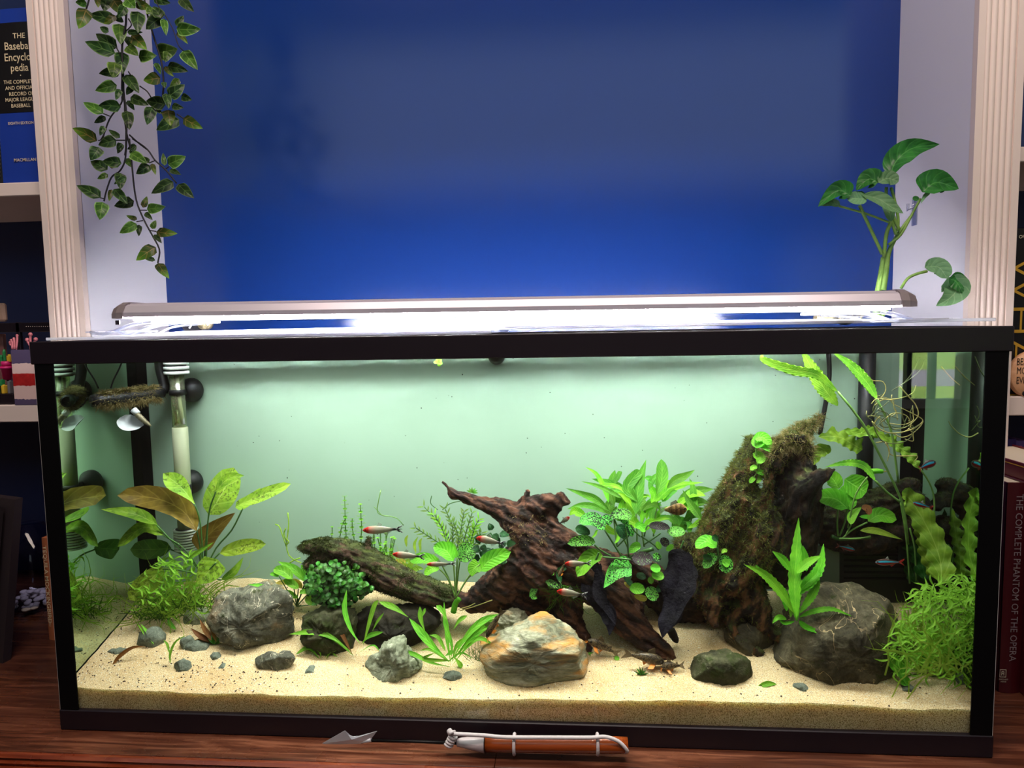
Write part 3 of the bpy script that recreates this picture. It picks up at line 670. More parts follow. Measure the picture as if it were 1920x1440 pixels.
def driftwood(name,br,mat,label,vox=.0021,amp=.004,nsc=30,st_=(1,1,1),ang=0,seed=0,clean=None):
    b=MB()
    for B in br:
        fl=1.0
        if isinstance(B,tuple): B,fl=B
        q=spline([P(x,y,Y) for x,y,Y,r in B],max(6,len(B)*5));k=len(q)
        rr=[float(np.interp(i/(k-1)*(len(B)-1),range(len(B)),[r*mpp(Y) for _,_,Y,r in B])) for i in range(k)]
        # lens-like squash along depth
        W_=[];
        mb2=MB().tube(q,rr,14)
        V=np.array(mb2.V).reshape(k,14,3)
        for i in range(k):
            V[i,:,1]=q[i][1]+(V[i,:,1]-q[i][1])*fl
        b.add(V.reshape(-1,3),mb2.Fc)
        b.ball(q[0],[rr[0]*.98,rr[0]*fl,rr[0]*.98],12,8);b.ball(q[-1],[rr[-1]*.98,rr[-1]*fl,rr[-1]*.98],12,8)
    t=b.build('tmp',mat);md=t.modifiers.new('r','REMESH');md.mode='VOXEL';md.voxel_size=vox
    bpy.context.view_layer.update()
    me=bpy.data.meshes.new_from_object(t.evaluated_get(bpy.context.evaluated_depsgraph_get()));loc=t.location.copy();bpy.data.objects.remove(t)
    n=len(me.vertices);co=np.empty(n*3);me.vertices.foreach_get('co',co);no=np.empty(n*3);me.vertices.foreach_get('normal',no)
    co=co.reshape(-1,3)+np.array(loc);no=no.reshape(-1,3)
    out=np.empty_like(co);gr=np.zeros(n);ca,sa=math.cos(ang),math.sin(ang)
    for i in range(n):
        p=co[i];q=Vector(((p[0]*ca+p[2]*sa)*nsc*st_[0]+seed,p[1]*nsc*st_[1],(-p[0]*sa+p[2]*ca)*nsc*st_[2]))
        k=noise.fractal(q,.7,2.2,4)*amp*.8-abs(noise.noise(q*2.3))*amp*1.1-abs(noise.noise(q*5.5))*amp*.5+noise.noise(Vector(p)*160)*amp*.14
        gr[i]=.5+.5*noise.fractal(q*2.2+Vector((9,3,5)),.5,2.1,4)
        out[i]=p+no[i]*k
    out[:,1]=np.clip(out[:,1],.0075,BK-.001)
    fc=[tuple(p.vertices) for p in me.polygons]
    mb3=MB().add(out,fc);o=mb3.build(name,mat,None,True);at=o.data.attributes.new('grain','FLOAT','POINT');at.data.foreach_set('value',gr)
    return tag(o,label,'driftwood'),out,no
def fuzz(par,P_,N_,n,L0,L1,mat,dens,name='moss_strands',wd=.00035,droop=.3,rough=.8):
    g=MB();k=0;tries=0;m=len(P_)
    while k<n and tries<n*30:
        tries+=1;i=rnd.randrange(m);p=P_[i];nn=N_[i]
        if rnd.random()>dens(p,nn): continue
        k+=1;L=rnd.uniform(L0,L1);d=nn+np.array([rnd.gauss(0,rough),rnd.gauss(0,rough),rnd.gauss(0,rough)+.2]);d/=np.linalg.norm(d)
        s=np.cross(d,(0,1,0.));s/=np.linalg.norm(s)+1e-9;s=s*wd
        a=p+d*L*.5+np.array([rnd.gauss(0,.2)*L,0,0]);e=p+d*L+np.array([rnd.gauss(0,.35)*L,0,-droop*L])
        g.add([p-s,p+s,a+s*.7,a-s*.7,e],[(0,1,2,3),(3,2,4)])
    for q in range(len(g.V)):
        v=g.V[q];g.V[q]=(v[0],min(BK-.001,max(.0075,v[1])),v[2])
    return g.build(name,mat,par,kind='stuff')
def mossmat(name,a,b,t=.3):
    m,nt,out=newmat(name);p=N(nt,'BsdfPrincipled');p.inputs['Roughness'].default_value=.7;p.inputs['Specular IOR Level'].default_value=.2
    c=ramp(nt,nz(nt,120,3),[(.35,rgb(a)),(.65,rgb(b))]);nt.links.new(c,p.inputs[0]);tr=N(nt,'BsdfTranslucent');nt.links.new(c,tr.inputs[0])
    mx=N(nt,'MixShader');mx.inputs[0].default_value=t;nt.links.new(p.outputs[0],mx.inputs[1]);nt.links.new(tr.outputs[0],mx.inputs[2]);nt.links.new(mx.outputs[0],out.inputs[0]);return m
M_moss=mossmat('olive_moss',(74,84,28),(128,132,62));M_mossd=mossmat('dark_moss',(34,44,14),(76,88,34));M_mossb=mossmat('tan_moss',(120,104,60),(176,160,110))
# mossy log
lg,Pq,Nq=driftwood('mossy_log',[[(575,1024,.135,14),(610,1026,.135,20),(650,1034,.132,24),(700,1058,.128,27),(740,1085,.122,31),(790,1105,.118,30),(838,1118,.115,24)],
  [(562,1026,.135,5),(585,1030,.135,9),(610,1036,.135,14)],[(576,1060,.13,9),(600,1046,.132,14),(640,1046,.13,14)],[(682,1042,.13,12),(688,1024,.13,7),(691,1010,.13,4)],[(800,1118,.115,22),(850,1122,.11,12)],[(640,1070,.14,10),(700,1090,.135,14),(760,1112,.13,16)]],
  M_log,'brown mossy log lying slantwise above the round-leaved bush',amp=.0038,st_=(.35,1,1.6),ang=-.38,nsc=36)
fuzz(lg,Pq,Nq,9000,.002,.005,M_mossd,lambda p,n:(1 if n[2]>-.2 else .3)*(1 if (p[0]<-.265 or (noise.noise(Vector(p)*30)>.0 and n[2]<.75)) else .10))
# centre stump
cs,Pq,Nq=driftwood('driftwood_stump',[
 [(829,906,.13,3.5),(838,914,.13,6),(850,926,.13,11),(878,935,.13,13),(915,944,.128,16),(955,962,.125,28),(985,990,.122,40),(1000,1020,.122,52),(1010,1060,.122,60)],
 [(1058,938,.12,11),(1040,942,.12,17),(1010,948,.12,20),(985,968,.12,28)],[(990,921,.125,3),(985,935,.125,10),(975,955,.125,18)],[(1052,930,.118,10),(1035,965,.12,14),(1025,1000,.12,30)],
 [(1000,1020,.12,45),(960,1080,.118,46),(920,1110,.115,36),(880,1130,.112,22),(850,1120,.112,14)],
 [(1040,1010,.12,34),(1072,1022,.118,28),(1085,1040,.115,24)],
 [(1030,1060,.12,50),(1060,1120,.11,34),(1072,1165,.105,26),(1095,1205,.095,16),(1112,1234,.085,7)],
 [(930,1120,.12,28),(990,1135,.125,34),(1040,1140,.125,34)],
 [(1060,1050,.12,44),(1110,1090,.118,40),(1150,1125,.112,40),(1180,1165,.10,32),(1215,1200,.088,24),(1245,1222,.08,18),(1262,1240,.075,10)],
 [(1130,1090,.13,30),(1175,1120,.13,30),(1195,1160,.125,16),(1209,1190,.12,5)],[(1060,1020,.135,24),(1110,1050,.14,26),(1180,1060,.14,24),(1230,1080,.14,24)]],
 M_dw,'dark reddish driftwood stump with a horn pointing left, centre of the tank',amp=.0052,nsc=34,st_=(.35,1,1.5),ang=-.62)
fuzz(cs,Pq,Nq,500,.002,.006,M_mossb,lambda p,n:1 if abs(p[0]-P(990,985,.12)[0])<.03 and abs(p[2]-P(990,985,.12)[2])<.02 else 0)
# right mossy stump
rs,Pq,Nq=driftwood('mossy_stump',[
 [(1408,826,.12,12),(1400,860,.12,22),(1388,905,.12,34),(1372,950,.12,42),(1350,1000,.118,44),(1335,1040,.116,42),(1330,1090,.112,34),(1335,1130,.10,24),(1340,1168,.09,14)],
 [(1542,780,.14,4),(1525,795,.14,11),(1495,815,.135,18),(1470,835,.13,24),(1440,870,.13,30)],
 [(1440,960,.095,16),(1442,900,.09,11),(1447,860,.09,10),(1462,832,.09,12),(1490,820,.09,11),(1512,832,.09,11),(1520,852,.092,9)],
 [(1380,930,.12,40),(1420,980,.115,48),(1400,1040,.115,50),(1370,1080,.112,44)],
 [(1290,1020,.12,26),(1320,1040,.118,30),(1330,1110,.12,38)],
 [(1390,1080,.12,40),(1410,1120,.11,34),(1430,1170,.10,24),(1470,1195,.095,14),(1530,1205,.09,9)],
 [(1380,1130,.11,22),(1370,1160,.10,14),(1385,1200,.09,10),(1430,1225,.085,8)]],
 M_dwm,'tall hollow driftwood stump covered in moss, right of centre',amp=.006,nsc=30,st_=(.5,1,1.3),ang=1.15,vox=.0024)
heart,_a,_b=driftwood('hollow_heart',[[(1480,860,.155,42),(1490,920,.15,52),(1485,980,.145,55),(1455,1040,.14,62)],[(1562,880,.105,7),(1545,890,.108,15),(1520,905,.112,22),(1500,930,.12,28),(1495,960,.122,34)]],M_dwd,'x',amp=.005,nsc=30,st_=(.5,1,1.3),ang=1.3,vox=.0024)  # shade of the hollow is painted: this wood is darker than the stump
ho=org[heart.name];heart.parent=rs;heart.location=tuple(ho-org[rs.name]);del heart['category'];heart['label']='hollow inside of the stump, its shade painted nearly black'
xa=P(1440,900,.1)[0]
fuzz(rs,Pq,Nq,13000,.002,.008,M_moss,lambda p,n:(1 if p[0]<xa and p[2]>.2 else (.9 if p[2]>P(0,850,.1)[2] else .10))*(1 if n[1]<.4 else .3),rough=.7)
fuzz(rs,Pq,Nq,2600,.004,.014,M_mossb,lambda p,n:1 if p[2]>P(1480,850,.1)[2]-.004 and p[0]>xa-.01 else 0,rough=1.1)
dr,_a,_b=driftwood('dark_root_mass',[[(1165,1080,.16,24),(1230,1105,.16,40),(1300,1120,.155,46),(1350,1120,.15,40)],[(1240,1120,.16,30),(1270,1160,.155,22),(1300,1175,.15,12)],[(1150,1110,.165,20),(1190,1140,.16,18)]],M_dwd,'dark wood mass between the two stumps, shade of the gap painted nearly black',amp=.005)  # dark wood filling the gap, with the cave's shade in its colour
dl,Pq,Nq=driftwood('dark_log',[[(1530,985,.165,30),(1580,975,.165,34),(1640,950,.165,32),(1685,925,.165,26),(1715,908,.16,14)],[(1690,930,.16,20),(1720,935,.155,16),(1738,950,.15,10)],[(1560,1000,.165,32),(1620,1010,.165,30),(1700,990,.165,26)]],
 M_dwd,'nearly black log behind the broad leaves, leading to the right glass',amp=.004)
fuzz(dl,Pq,Nq,1800,.002,.005,M_mossd,lambda p,n:1 if n[2]>.2 else .05)
# ================================================================ PLANT MATERIALS
L_sword=leafmat('mottled_sword_leaf',(170,206,66),(200,224,120),(130,176,54),mott=.75,mottc=(70,84,34),nv=5,trans=.4)
L_swg=leafmat('green_sword_leaf',(146,198,54),(186,216,110),(80,140,34),mott=.35,nv=5,trans=.4)
L_swd=leafmat('sword_leaf_painted_shade',(82,122,40),(110,150,60),(52,92,30),mott=.4,nv=5)  # darker copy of the sword leaf, shade put into the colour
L_brown=leafmat('bronze_sword_leaf',(140,112,44),(176,144,76),(104,76,32),nv=6,trans=.25)
L_anu=leafmat('broad_green_leaf',(118,200,44),(160,226,96),(76,160,30),nv=8,trans=.35)
L_anus=leafmat('algae_spotted_leaf',(96,176,62),(140,210,110),(70,150,50),nv=8,spots=.85,spotc=(14,34,14),trans=.25)
L_anud=leafmat('dark_broad_leaf',(24,78,30),(60,120,60),(14,50,20),nv=8,spots=.5,spotc=(6,20,8),trans=.15)
L_blk=leafmat('blackened_leaf',(40,28,34),(60,44,50),(24,16,20),spots=.4,spotc=(120,170,90),trans=.1)
L_hyg=leafmat('lime_willow_leaf',(150,222,44),(206,244,116),(100,186,34),nv=10,trans=.42)
L_hygd=leafmat('green_willow_leaf',(92,160,40),(146,200,86),(62,124,32),nv=10,trans=.35)
L_lind=leafmat('lime_small_leaf',(150,216,64),(190,236,110),(112,184,46),trans=.42)
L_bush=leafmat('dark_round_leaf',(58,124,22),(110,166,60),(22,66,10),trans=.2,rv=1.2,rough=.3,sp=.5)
L_bushd=leafmat('inner_leaf_painted_shade',(16,48,12),(40,80,30),(8,26,8),trans=.1)  # darker copy for inner leaves, shade inside the bush painted in
L_crypt=leafmat('fresh_crypt_leaf',(126,196,50),(170,226,92),(88,158,38),trans=.35,nv=6)
L_fern=leafmat('java_fern_leaf',(122,208,44),(160,232,76),(82,170,32),trans=.45,nv=14)
L_apo=leafmat('crinkled_strap_leaf',(160,226,64),(200,240,110),(96,170,40),trans=.42,nv=16)
L_wavy=leafmat('wavy_yellow_green_leaf',(150,186,54),(180,206,96),(104,148,38),trans=.42,nv=8)
L_dwavy=leafmat('deep_green_wavy_leaf',(34,96,28),(60,130,40),(16,60,16),trans=.3,nv=8)
L_fea=leafmat('olive_feather_leaf',(122,156,70),(160,190,100),(88,128,50),trans=.4,nv=12)
L_red=leafmat('reddish_brown_leaf',(140,96,44),(170,130,70),(110,70,34),trans=.3)
L_yel=leafmat('yellowed_leaf',(206,190,84),(224,210,120),(176,160,60),trans=.4)
M_stalk=pbr('dark_green_stalk',(44,84,34),.5,c2=(70,116,46),scale=40)
M_stlt=pbr('light_green_stalk',(96,140,60),.5,c2=(130,170,80),scale=40)
M_grs=mossmat('thin_green_grass',(140,190,48),(204,232,100),.4); M_grsd=mossmat('deep_green_grass',(48,92,28),(96,140,44),.35)
M_grs2=mossmat('lime_thicket_grass',(168,208,60),(216,238,112),.45)
M_root=pbr('pale_yellow_root',(206,186,112),.5,c2=(150,150,80),scale=40);M_rootd=pbr('olive_root',(92,100,54),.6)
def plant(name,label,px,py,cat='plant',Y=None,group=None):
    q=G(px,py) if Y is None else P(px,py,Y)
    return thing(name,label,cat,q,group or {'stem_plant':'lime stem plants behind the log','grass_tuft':'grass tufts under the sword plant'}.get(name))
# ---- sword plant at left
z3=lambda L:z(80,850,3.6,L)
sp=plant('sword_plant','big sword plant with mottled and bronze paddle leaves, at left of the tank',375,1110);Ys=.15
def zl(par,L,w,Y,mat,kind='ovate',stk=None,zz=z3,s=3.6,sm=M_stalk,sr=1.6,**k):
    lf(par,zz(L),w/s,Y,mat,kind,**k)
    if stk: st(par,zz(stk),Y+.002,sr,sm)
zl(sp,[(1040,525),(960,400),(820,320),(660,290),(503,285)],84,.14,L_brown,'oval',[(1040,520),(1060,620),(1080,790)],tilt=.35,cup=.35,label='bronze brown leaf',wave=.08)
zl(sp,[(1025,340),(930,225),(812,135)],66,.13,L_sword,'spoon',[(1025,340),(1065,480),(1085,790)],tilt=.2,cup=.25)
zl(sp,[(1120,415),(1210,270),(1290,95)],105,.15,L_sword,'oval',[(1130,330),(1105,560),(1085,790)],tilt=.15,cup=.2)
zl(sp,[(1165,260),(1255,170),(1362,150)],34,.13,L_swg,'lance',[(1170,255),(1120,420),(1100,790)],tilt=-.7,cup=.3)
zl(sp,[(1300,365),(1390,320),(1470,232)],40,.14,L_sword,'ovate',tilt=.5)
zl(sp,[(1330,345),(1480,285),(1676,205)],44,.13,L_sword,'oval',[(1350,372),(1275,520),(1170,640),(1100,790)],tilt=-.5,cup=.25)
zl(sp,[(1045,650),(1130,540),(1300,400)],82,.16,L_brown,'ovate',[(1050,640),(1075,800)],tilt=.3,label='bronze brown leaf')
zl(sp,[(775,480),(620,410),(392,378)],42,.12,L_swg,'lance',[(770,485),(900,620),(1070,800)],tilt=-.5,cup=.3)
zl(sp,[(815,552),(680,500),(505,632)],44,.12,L_swg,'oval',[(810,550),(950,640),(1075,800)],tilt=.4,cup=.3)
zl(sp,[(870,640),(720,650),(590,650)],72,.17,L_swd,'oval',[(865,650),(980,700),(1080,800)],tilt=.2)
zl(sp,[(1195,675),(1350,630),(1508,612)],52,.12,L_sword,'oval',[(1195,672),(1130,740),(1090,800)],tilt=-.2)
zl(sp,[(1180,715),(1110,810),(1040,880)],92,.10,L_sword,'heart',[(1170,740),(1110,800)],tilt=-.1,cup=.15)
zl(sp,[(815,770),(700,880),(585,990)],78,.11,L_sword,'oval',[(810,780),(930,790),(1070,820)],tilt=.1)
zl(sp,[(975,722),(1060,660),(1155,600)],16,.12,L_swg,'lance')
zl(sp,[(1205,855),(1290,800),(1355,700)],28,.13,L_swg,'lance',[(1205,855),(1110,830)],wave=.2)
# ---- generic grass made of thin curling blades
def tuft(par,n,cx,cy,rx,h,Y0,mat,name='grass_blades',w=.8,dy=.03,curl=1.0,lean=0,base=None):
    g=MB()
    for i in range(n):
        x=cx+rnd.gauss(0,rx*.5);y=cy+rnd.uniform(-4,8);a=rnd.gauss(lean,.55);L=h*rnd.uniform(.45,1.1)
        p=[(x,y)];aa=a
        for k in range(5):
            aa+=rnd.gauss(0,.35*curl)+.12*curl*(1 if a>0 else -1);p.append((p[-1][0]+L/5*math.sin(aa),p[-1][1]-L/5*math.cos(aa)))
        yy=Y0+rnd.uniform(-dy,dy);q=spline(toP(p,min(BK-.006,max(.012,yy))),7);k=len(q);V=[];
        hw=w*mpp(Y0)*rnd.uniform(.6,1.3)
        sd_=np.array([math.cos(rnd.uniform(-1,1)),rnd.uniform(-.6,.6),0])
        for j,c_ in enumerate(q):
            ww=hw*(1-(j/(k-1))**2*.9);T=q[min(j+1,k-1)]-q[max(j-1,0)];s_=np.cross(T,(0,1,0.));s_/=np.linalg.norm(s_)+1e-9
            V+=[c_-s_*ww,c_+s_*ww]
        V=[(min(.6045,max(-.6045,v[0])),min(BK-.002,max(.008,v[1])),v[2]) for v in V]
        g.add(V,[(2*j,2*j+1,2*j+3,2*j+2) for j in range(k-1)])
    return g.build(name,mat,par,kind='stuff')
g1=plant('grass_tuft','bright stringy grass tuft at the foot of the sword plant',300,1150)
tuft(g1,75,300,1150,48,112,.12,M_grs,w=1.1,curl=1.9);tuft(g1,110,296,1156,40,60,.115,M_grsd,curl=1.3)
g2=plant('grass_tuft','bright stringy grass tuft under the heart-shaped leaf, before the backdrop',350,1140)
tuft(g2,85,345,1130,54,125,.13,M_grs,w=1.1,curl=1.9);tuft(g2,120,352,1140,46,52,.13,M_grsd,curl=1.3)
# little strays in the sand at left
def sprout(label,px,py,leaves,mat,w=3,kind='lance',name='seedling',Y=None,sm=None,cat='plant'):
    q=G(px,py) if Y is None else P(px,py,Y);t=thing(name,label,cat,q,'stray seedlings and blades')
    for L in leaves:
        L_=[(px,py)]+list(L) if (len(L)==1) else list(L)
        lf(t,L_,w,q[1],mat,kind,bow=.05,cup=.3)
    return t
sprout('yellow-green forked sprout beside the grey stone on the left slope',z3([(745,1290)])[0][0],1210,[z3([(740,1290),(690,1220),(640,1150)]),z3([(750,1290),(700,1200),(660,1150)])],L_lind,2.6)
sprout('thin upright sprout with two bent blades on the open sand at left',319,1246,[z3([(862,1420),(862,1350),(900,1270),(975,1225)]),z3([(855,1350),(840,1290),(815,1260)])],L_crypt,2.4)
sprout('orange-brown decaying blade lying on the sand at far left',215,1240,[z3([(470,1430),(520,1370),(600,1315),(690,1300)])],L_red,4)
sprout('green blade leaning on the whitish pebble at left',338,1180,[z3([(900,1190),(860,1150),(840,1090)])],L_crypt,4)
t=sprout('reddish and green tuft rooted in front of the large grey rock',400,1205,[z3(L) for L in ([(1170,1280),(1100,1200),(1060,1120)],[(1170,1270),(1150,1180),(1130,1070)],[(1180,1270),(1090,1260),(990,1280)],[(1160,1280),(1060,1230),(1000,1180)])],L_red,5)
for a in range(16):
    th=rnd.uniform(-1.4,1.4);lf(t,[(402,1208),(402+math.sin(th)*rnd.uniform(14,34),1208-math.cos(th)*rnd.uniform(10,24))],2,org[t.name][1]-.004,L_bush,'lance')
sprout('green blade standing against the right of the large grey rock',541,1188,[z3([(1665,1215),(1650,1160),(1640,1090)])],L_anu,7,'oval')
sprout('thin green blade hanging over the top of the large grey rock',480,1110,[z3([(1560,960),(1480,900),(1385,885)])],L_crypt,4,Y=.10)
# stringy pale floating stem
fs=plant('stem_fragment','pale stringy stem drifting behind the small crypt, left of the log',560,1050,Y=.17)
for L in ([(470,860),(400,830),(340,780),(315,680),(330,560),(340,440),(330,340)],[(315,690),(270,560),(240,480),(200,460)],[(460,810),(400,830),(350,860)],[(320,640),(290,560),(310,500)],[(310,680),(340,640),(300,600)]): st(fs,z(480,900,5.538,L),.17,1.3,M_grs,'stem')
# ---- small crypt left of bush
zq=lambda L:z(480,900,5.538,L)
cr=plant('crypt_plant','small light green plant growing behind the large grey rock',558,1135)
for L,w,k in (([(520,1060),(400,930),(225,845)],45,'lance'),([(380,1030),(280,950),(180,930)],55,'oval'),([(240,1000),(190,980),(145,975)],22,'oval'),([(530,1000),(500,930),(465,880)],28,'lance'),([(440,1130),(370,1080),(290,1030)],42,'oval'),([(440,1230),(330,1180),(220,1155)],36,'lance'),([(620,1290),(570,1250),(515,1215)],50,'oval'),([(540,1180),(500,1160),(450,1170)],26,'oval')):
    lf(cr,zq(L),w/5.538,.14 if k=='lance' else .13,L_crypt,k,cup=.3);st(cr,[zq(L)[0],(556,1137)],.14,1.1,M_stalk)
lf(cr,zq([(480,1130),(400,1060),(200,1070)]),34/5.5,.145,L_yel,'oval',label='yellowed leaf')
# ---- dark round leaved bush under log (individual leaves, 290)
bu=plant('round_leaved_bush','dense dark bush of small round leaves under the mossy log',640,1135)
def inpoly(x,y,pl):
    c=False;j=len(pl)-1
    for i in range(len(pl)):
        if (pl[i][1]>y)!=(pl[j][1]>y) and x<(pl[j][0]-pl[i][0])*(y-pl[i][1])/(pl[j][1]-pl[i][1]+1e-9)+pl[i][0]: c=not c
        j=i
    return c
pb=zq([(560,930),(700,860),(900,860),(1050,920),(1190,1050),(1200,1120),(1120,1200),(1000,1260),(930,1330),(780,1370),(700,1320),(640,1280),(540,1170),(520,1060)])
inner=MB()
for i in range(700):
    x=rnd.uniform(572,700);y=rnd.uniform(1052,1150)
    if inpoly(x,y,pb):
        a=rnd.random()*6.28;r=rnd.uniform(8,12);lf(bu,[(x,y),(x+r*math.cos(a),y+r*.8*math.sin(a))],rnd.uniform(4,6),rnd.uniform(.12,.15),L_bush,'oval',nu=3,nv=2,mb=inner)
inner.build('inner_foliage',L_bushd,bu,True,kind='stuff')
kk=0
while kk<290:
    x=rnd.uniform(570,702);y=rnd.uniform(1050,1150)
    if not inpoly(x,y,pb): continue
    kk+=1;a=rnd.random()*6.28;r=rnd.uniform(9,13);Yb=rnd.uniform(.085,.12)
    lf(bu,[(x,y),(x+r*math.cos(a),y+r*.8*math.sin(a))],rnd.uniform(4,5.8),Yb,L_bush,'oval',nu=4,nv=2,cup=.25,bow=.2,tilt=rnd.uniform(-.9,.9))
bs_=MB()
for i in range(26): x=rnd.uniform(600,680);st(bu,[(640,1140),(x,1100),(x+rnd.gauss(0,10),1060)],.12,.9,M_stalk,mb=bs_,m=5)
bs_.build('stem',M_stalk,bu,True)
# ---- lindernia style stems with paired leaves
def pairstem(par,pts,Y,n,w,L,mat,sm=M_stlt):
    c=spline(toP(pts,Y),n+1);st(par,pts,Y,1.0,sm,'stem')
    for i in range(1,n+1):
        p=c[i];ang=(i%2)*1.57+.3;T=c[i]-c[i-1];T/=np.linalg.norm(T)
        for s in (0,PI):
            d=np.array([math.cos(ang+s),math.sin(ang+s)*.9,.25]);d/=np.linalg.norm(d);Lm=L*mpp(Y)*(1 if i<n-1 else .6)
            q=[p,p+d*Lm*.5+np.array([0,0,.1*Lm]),p+d*Lm+np.array([0,0,-.05*Lm])]
            V,Fc,uv=leafVF(q,w*mpp(Y),lambda p_,T_:np.cross(T_,(0,.25,1.)),'oval',4,2,.2)
            MB().add(V,Fc,uv).build('leaf',mat,par,True)
t1=plant('stem_plant','tallest leafy lime stem behind the log, left of its twin',648,1010,Y=.17)
pairstem(t1,zq([(940,640),(930,500),(925,350),(920,170)]),.17,12,4.2,9,L_lind);pairstem(t1,zq([(870,600),(890,480),(930,400)]),.168,5,4.2,8,L_lind);pairstem(t1,zq([(1020,620),(1000,500),(1000,400)]),.166,6,4,8,L_lind)
t2=plant('stem_plant','leafy lime stem behind the log, right of the tallest one',678,1010,Y=.17)
pairstem(t2,zq([(1090,660),(1095,500),(1090,380),(1082,255)]),.17,9,4.2,10,L_lind)
t3=plant('stem_plant','short leafy stem fragment just above the mossy log end',622,1010,Y=.175);pairstem(t3,zq([(785,600),(790,550),(790,490)]),.175,3,3,7,L_lind)
t4=plant('stem_plant','bushy clump of lime round-leaved stems behind the log knob',715,1050,Y=.165)
for i in range(13):
    x=rnd.uniform(692,742);y=1048+rnd.uniform(-10,12)+(x-700)*.3;pairstem(t4,[(x,y),(x+rnd.gauss(0,3),y-20),(x+rnd.gauss(0,5),y-rnd.uniform(30,58))],rnd.uniform(.15,.185),5,3.6,7.5,L_lind)
# ---- feathery plant
z5=lambda L:z(500,880,3.428,L)
fe=plant('feathery_plant','olive feathery stem plant behind the broad leaves, left of the stump horn',850,1030,Y=.17)
for (x0,y0,x1,y1,n,r,m_) in ((850,1030,795,950,10,13,L_fea),(845,1030,835,955,9,12,L_fea),(860,1030,870,960,10,12,L_fea),(870,1030,898,975,9,14,L_lind),(850,1035,780,990,9,12,L_fea),(870,1035,902,1000,8,14,L_fea),(840,1035,815,965,9,12,L_lind),(880,1035,890,990,8,13,L_lind),(855,1035,850,980,8,11,L_fea),(862,1040,885,962,8,10,L_fea)):
    q=[(x0,y0),((x0+x1)/2+rnd.gauss(0,4),(y0+y1)/2),(x1,y1)];Y=rnd.uniform(.155,.19);st(fe,q,Y,1.0,M_stalk,'stem');c=spline([np.array(p) for p in q],n+1)
    for i in range(1,n+1):
        for s in(-1,1):
            a=math.atan2(c[i][1]-c[i-1][1],c[i][0]-c[i-1][0])+s*rnd.uniform(.5,.9);rr=r*rnd.uniform(.8,1.3)
            lf(fe,[tuple(c[i]),(c[i][0]+rr*math.cos(a),c[i][1]+rr*math.sin(a))],1.5,Y,m_,'lance',nu=4,nv=2)
st(fe,z5([(880,360),(830,310),(740,295),(710,260),(735,130)]),.18,.9,M_stlt,'stem');st(fe,z5([(740,295),(690,240)]),.18,.7,M_stlt,'stem')
for L in ([(1060,170),(1055,220),(1100,260)],[(1130,260),(1180,220),(1260,200)]): st(fe,z5(L),.18,.9,M_stalk,'stem')
# tiny sprig over the horn
tp=plant('stem_fragment','tiny green sprig showing over the horn of the stump',885,925,Y=.16)
for a in (-1.1,-.5,0,.6,1.1,1.6): lf(tp,[(885,924),(885+12*math.sin(a),924-11*math.cos(a))],1.8,.16,L_hygd,'lance',nu=5,nv=2)
# ---- thin yellow plant behind log right
yp=plant('crypt_plant','yellow-green ribbon plant behind the middle of the log',770,1080,Y=.15)
for L,w in (([(880,690),(860,620),(760,600)],34),([(870,690),(930,600),(870,585)],20),([(900,690),(960,640),(1010,640)],20),([(800,620),(870,600),(895,590)],28),([(880,690),(920,650),(940,600)],10),([(850,690),(840,640),(800,600)],12),([(900,500),(895,450),(910,420)],10),([(960,540),(950,480),(975,430)],10),([(990,530),(985,470),(1000,440)],10)):
    lf(yp,z5(L),w/3.428,.15+rnd.uniform(-.01,.01),L_yel if w>26 else L_wavy,'lance' if w<26 else 'oval')
tuft(yp,40,760,1060,40,50,.16,M_grs)
# ---- broad leaved anubias centre-left
al=plant('broad_leaved_plant','tall-stalked plant with large broad bright leaves, in front of the stump',850,1135,Y=.085)
root=(856,1120)
for L,w,k,m_,Yd in (([(1200,590),(1150,520),(1070,500)],50,'oval',L_anu,.08),([(1225,570),(1180,500),(1150,480)],30,'oval',L_anu,.085),([(1240,590),(1290,530),(1330,490)],62,'oval',L_anus,.09),([(1370,655),(1440,580),(1570,530)],54,'oval',L_anu,.08),([(1370,610),(1330,640),(1320,690)],48,'heart',L_anu,.07),([(1120,600),(1010,570),(920,590)],36,'oval',L_anu,.085),([(1110,640),(1060,640),(1015,680)],28,'oval',L_anu,.075)):
    zl(al,L,w,Yd,m_,k,[L[0],((L[0][0]+1215)/2,700),(1215,830)],zz=z5,s=3.428,sm=M_stlt,sr=1.5)
st(al,z5([(1240,830),(1215,860),(1200,920)]),.08,5,L_crypt,'rhizome',r1=6)
st(al,z5([(1240,910),(1340,880),(1450,840)]),.08,.9,M_root,'root');st(al,z5([(1230,900),(1300,880),(1340,860)]),.078,.8,M_root,'root')
dk=plant('dark_leaved_plant','dark green leaves behind the broad bright plant, against the stump',895,1010,Y=.105)
for i in range(22):
    x=rnd.uniform(885,950);y=rnd.uniform(992,1048);a=rnd.random()*6.28;lf(dk,[(x,y),(x+19*math.cos(a),y+14*math.sin(a))],7,rnd.uniform(.09,.10),L_anud,'ovate',nu=6,nv=2)
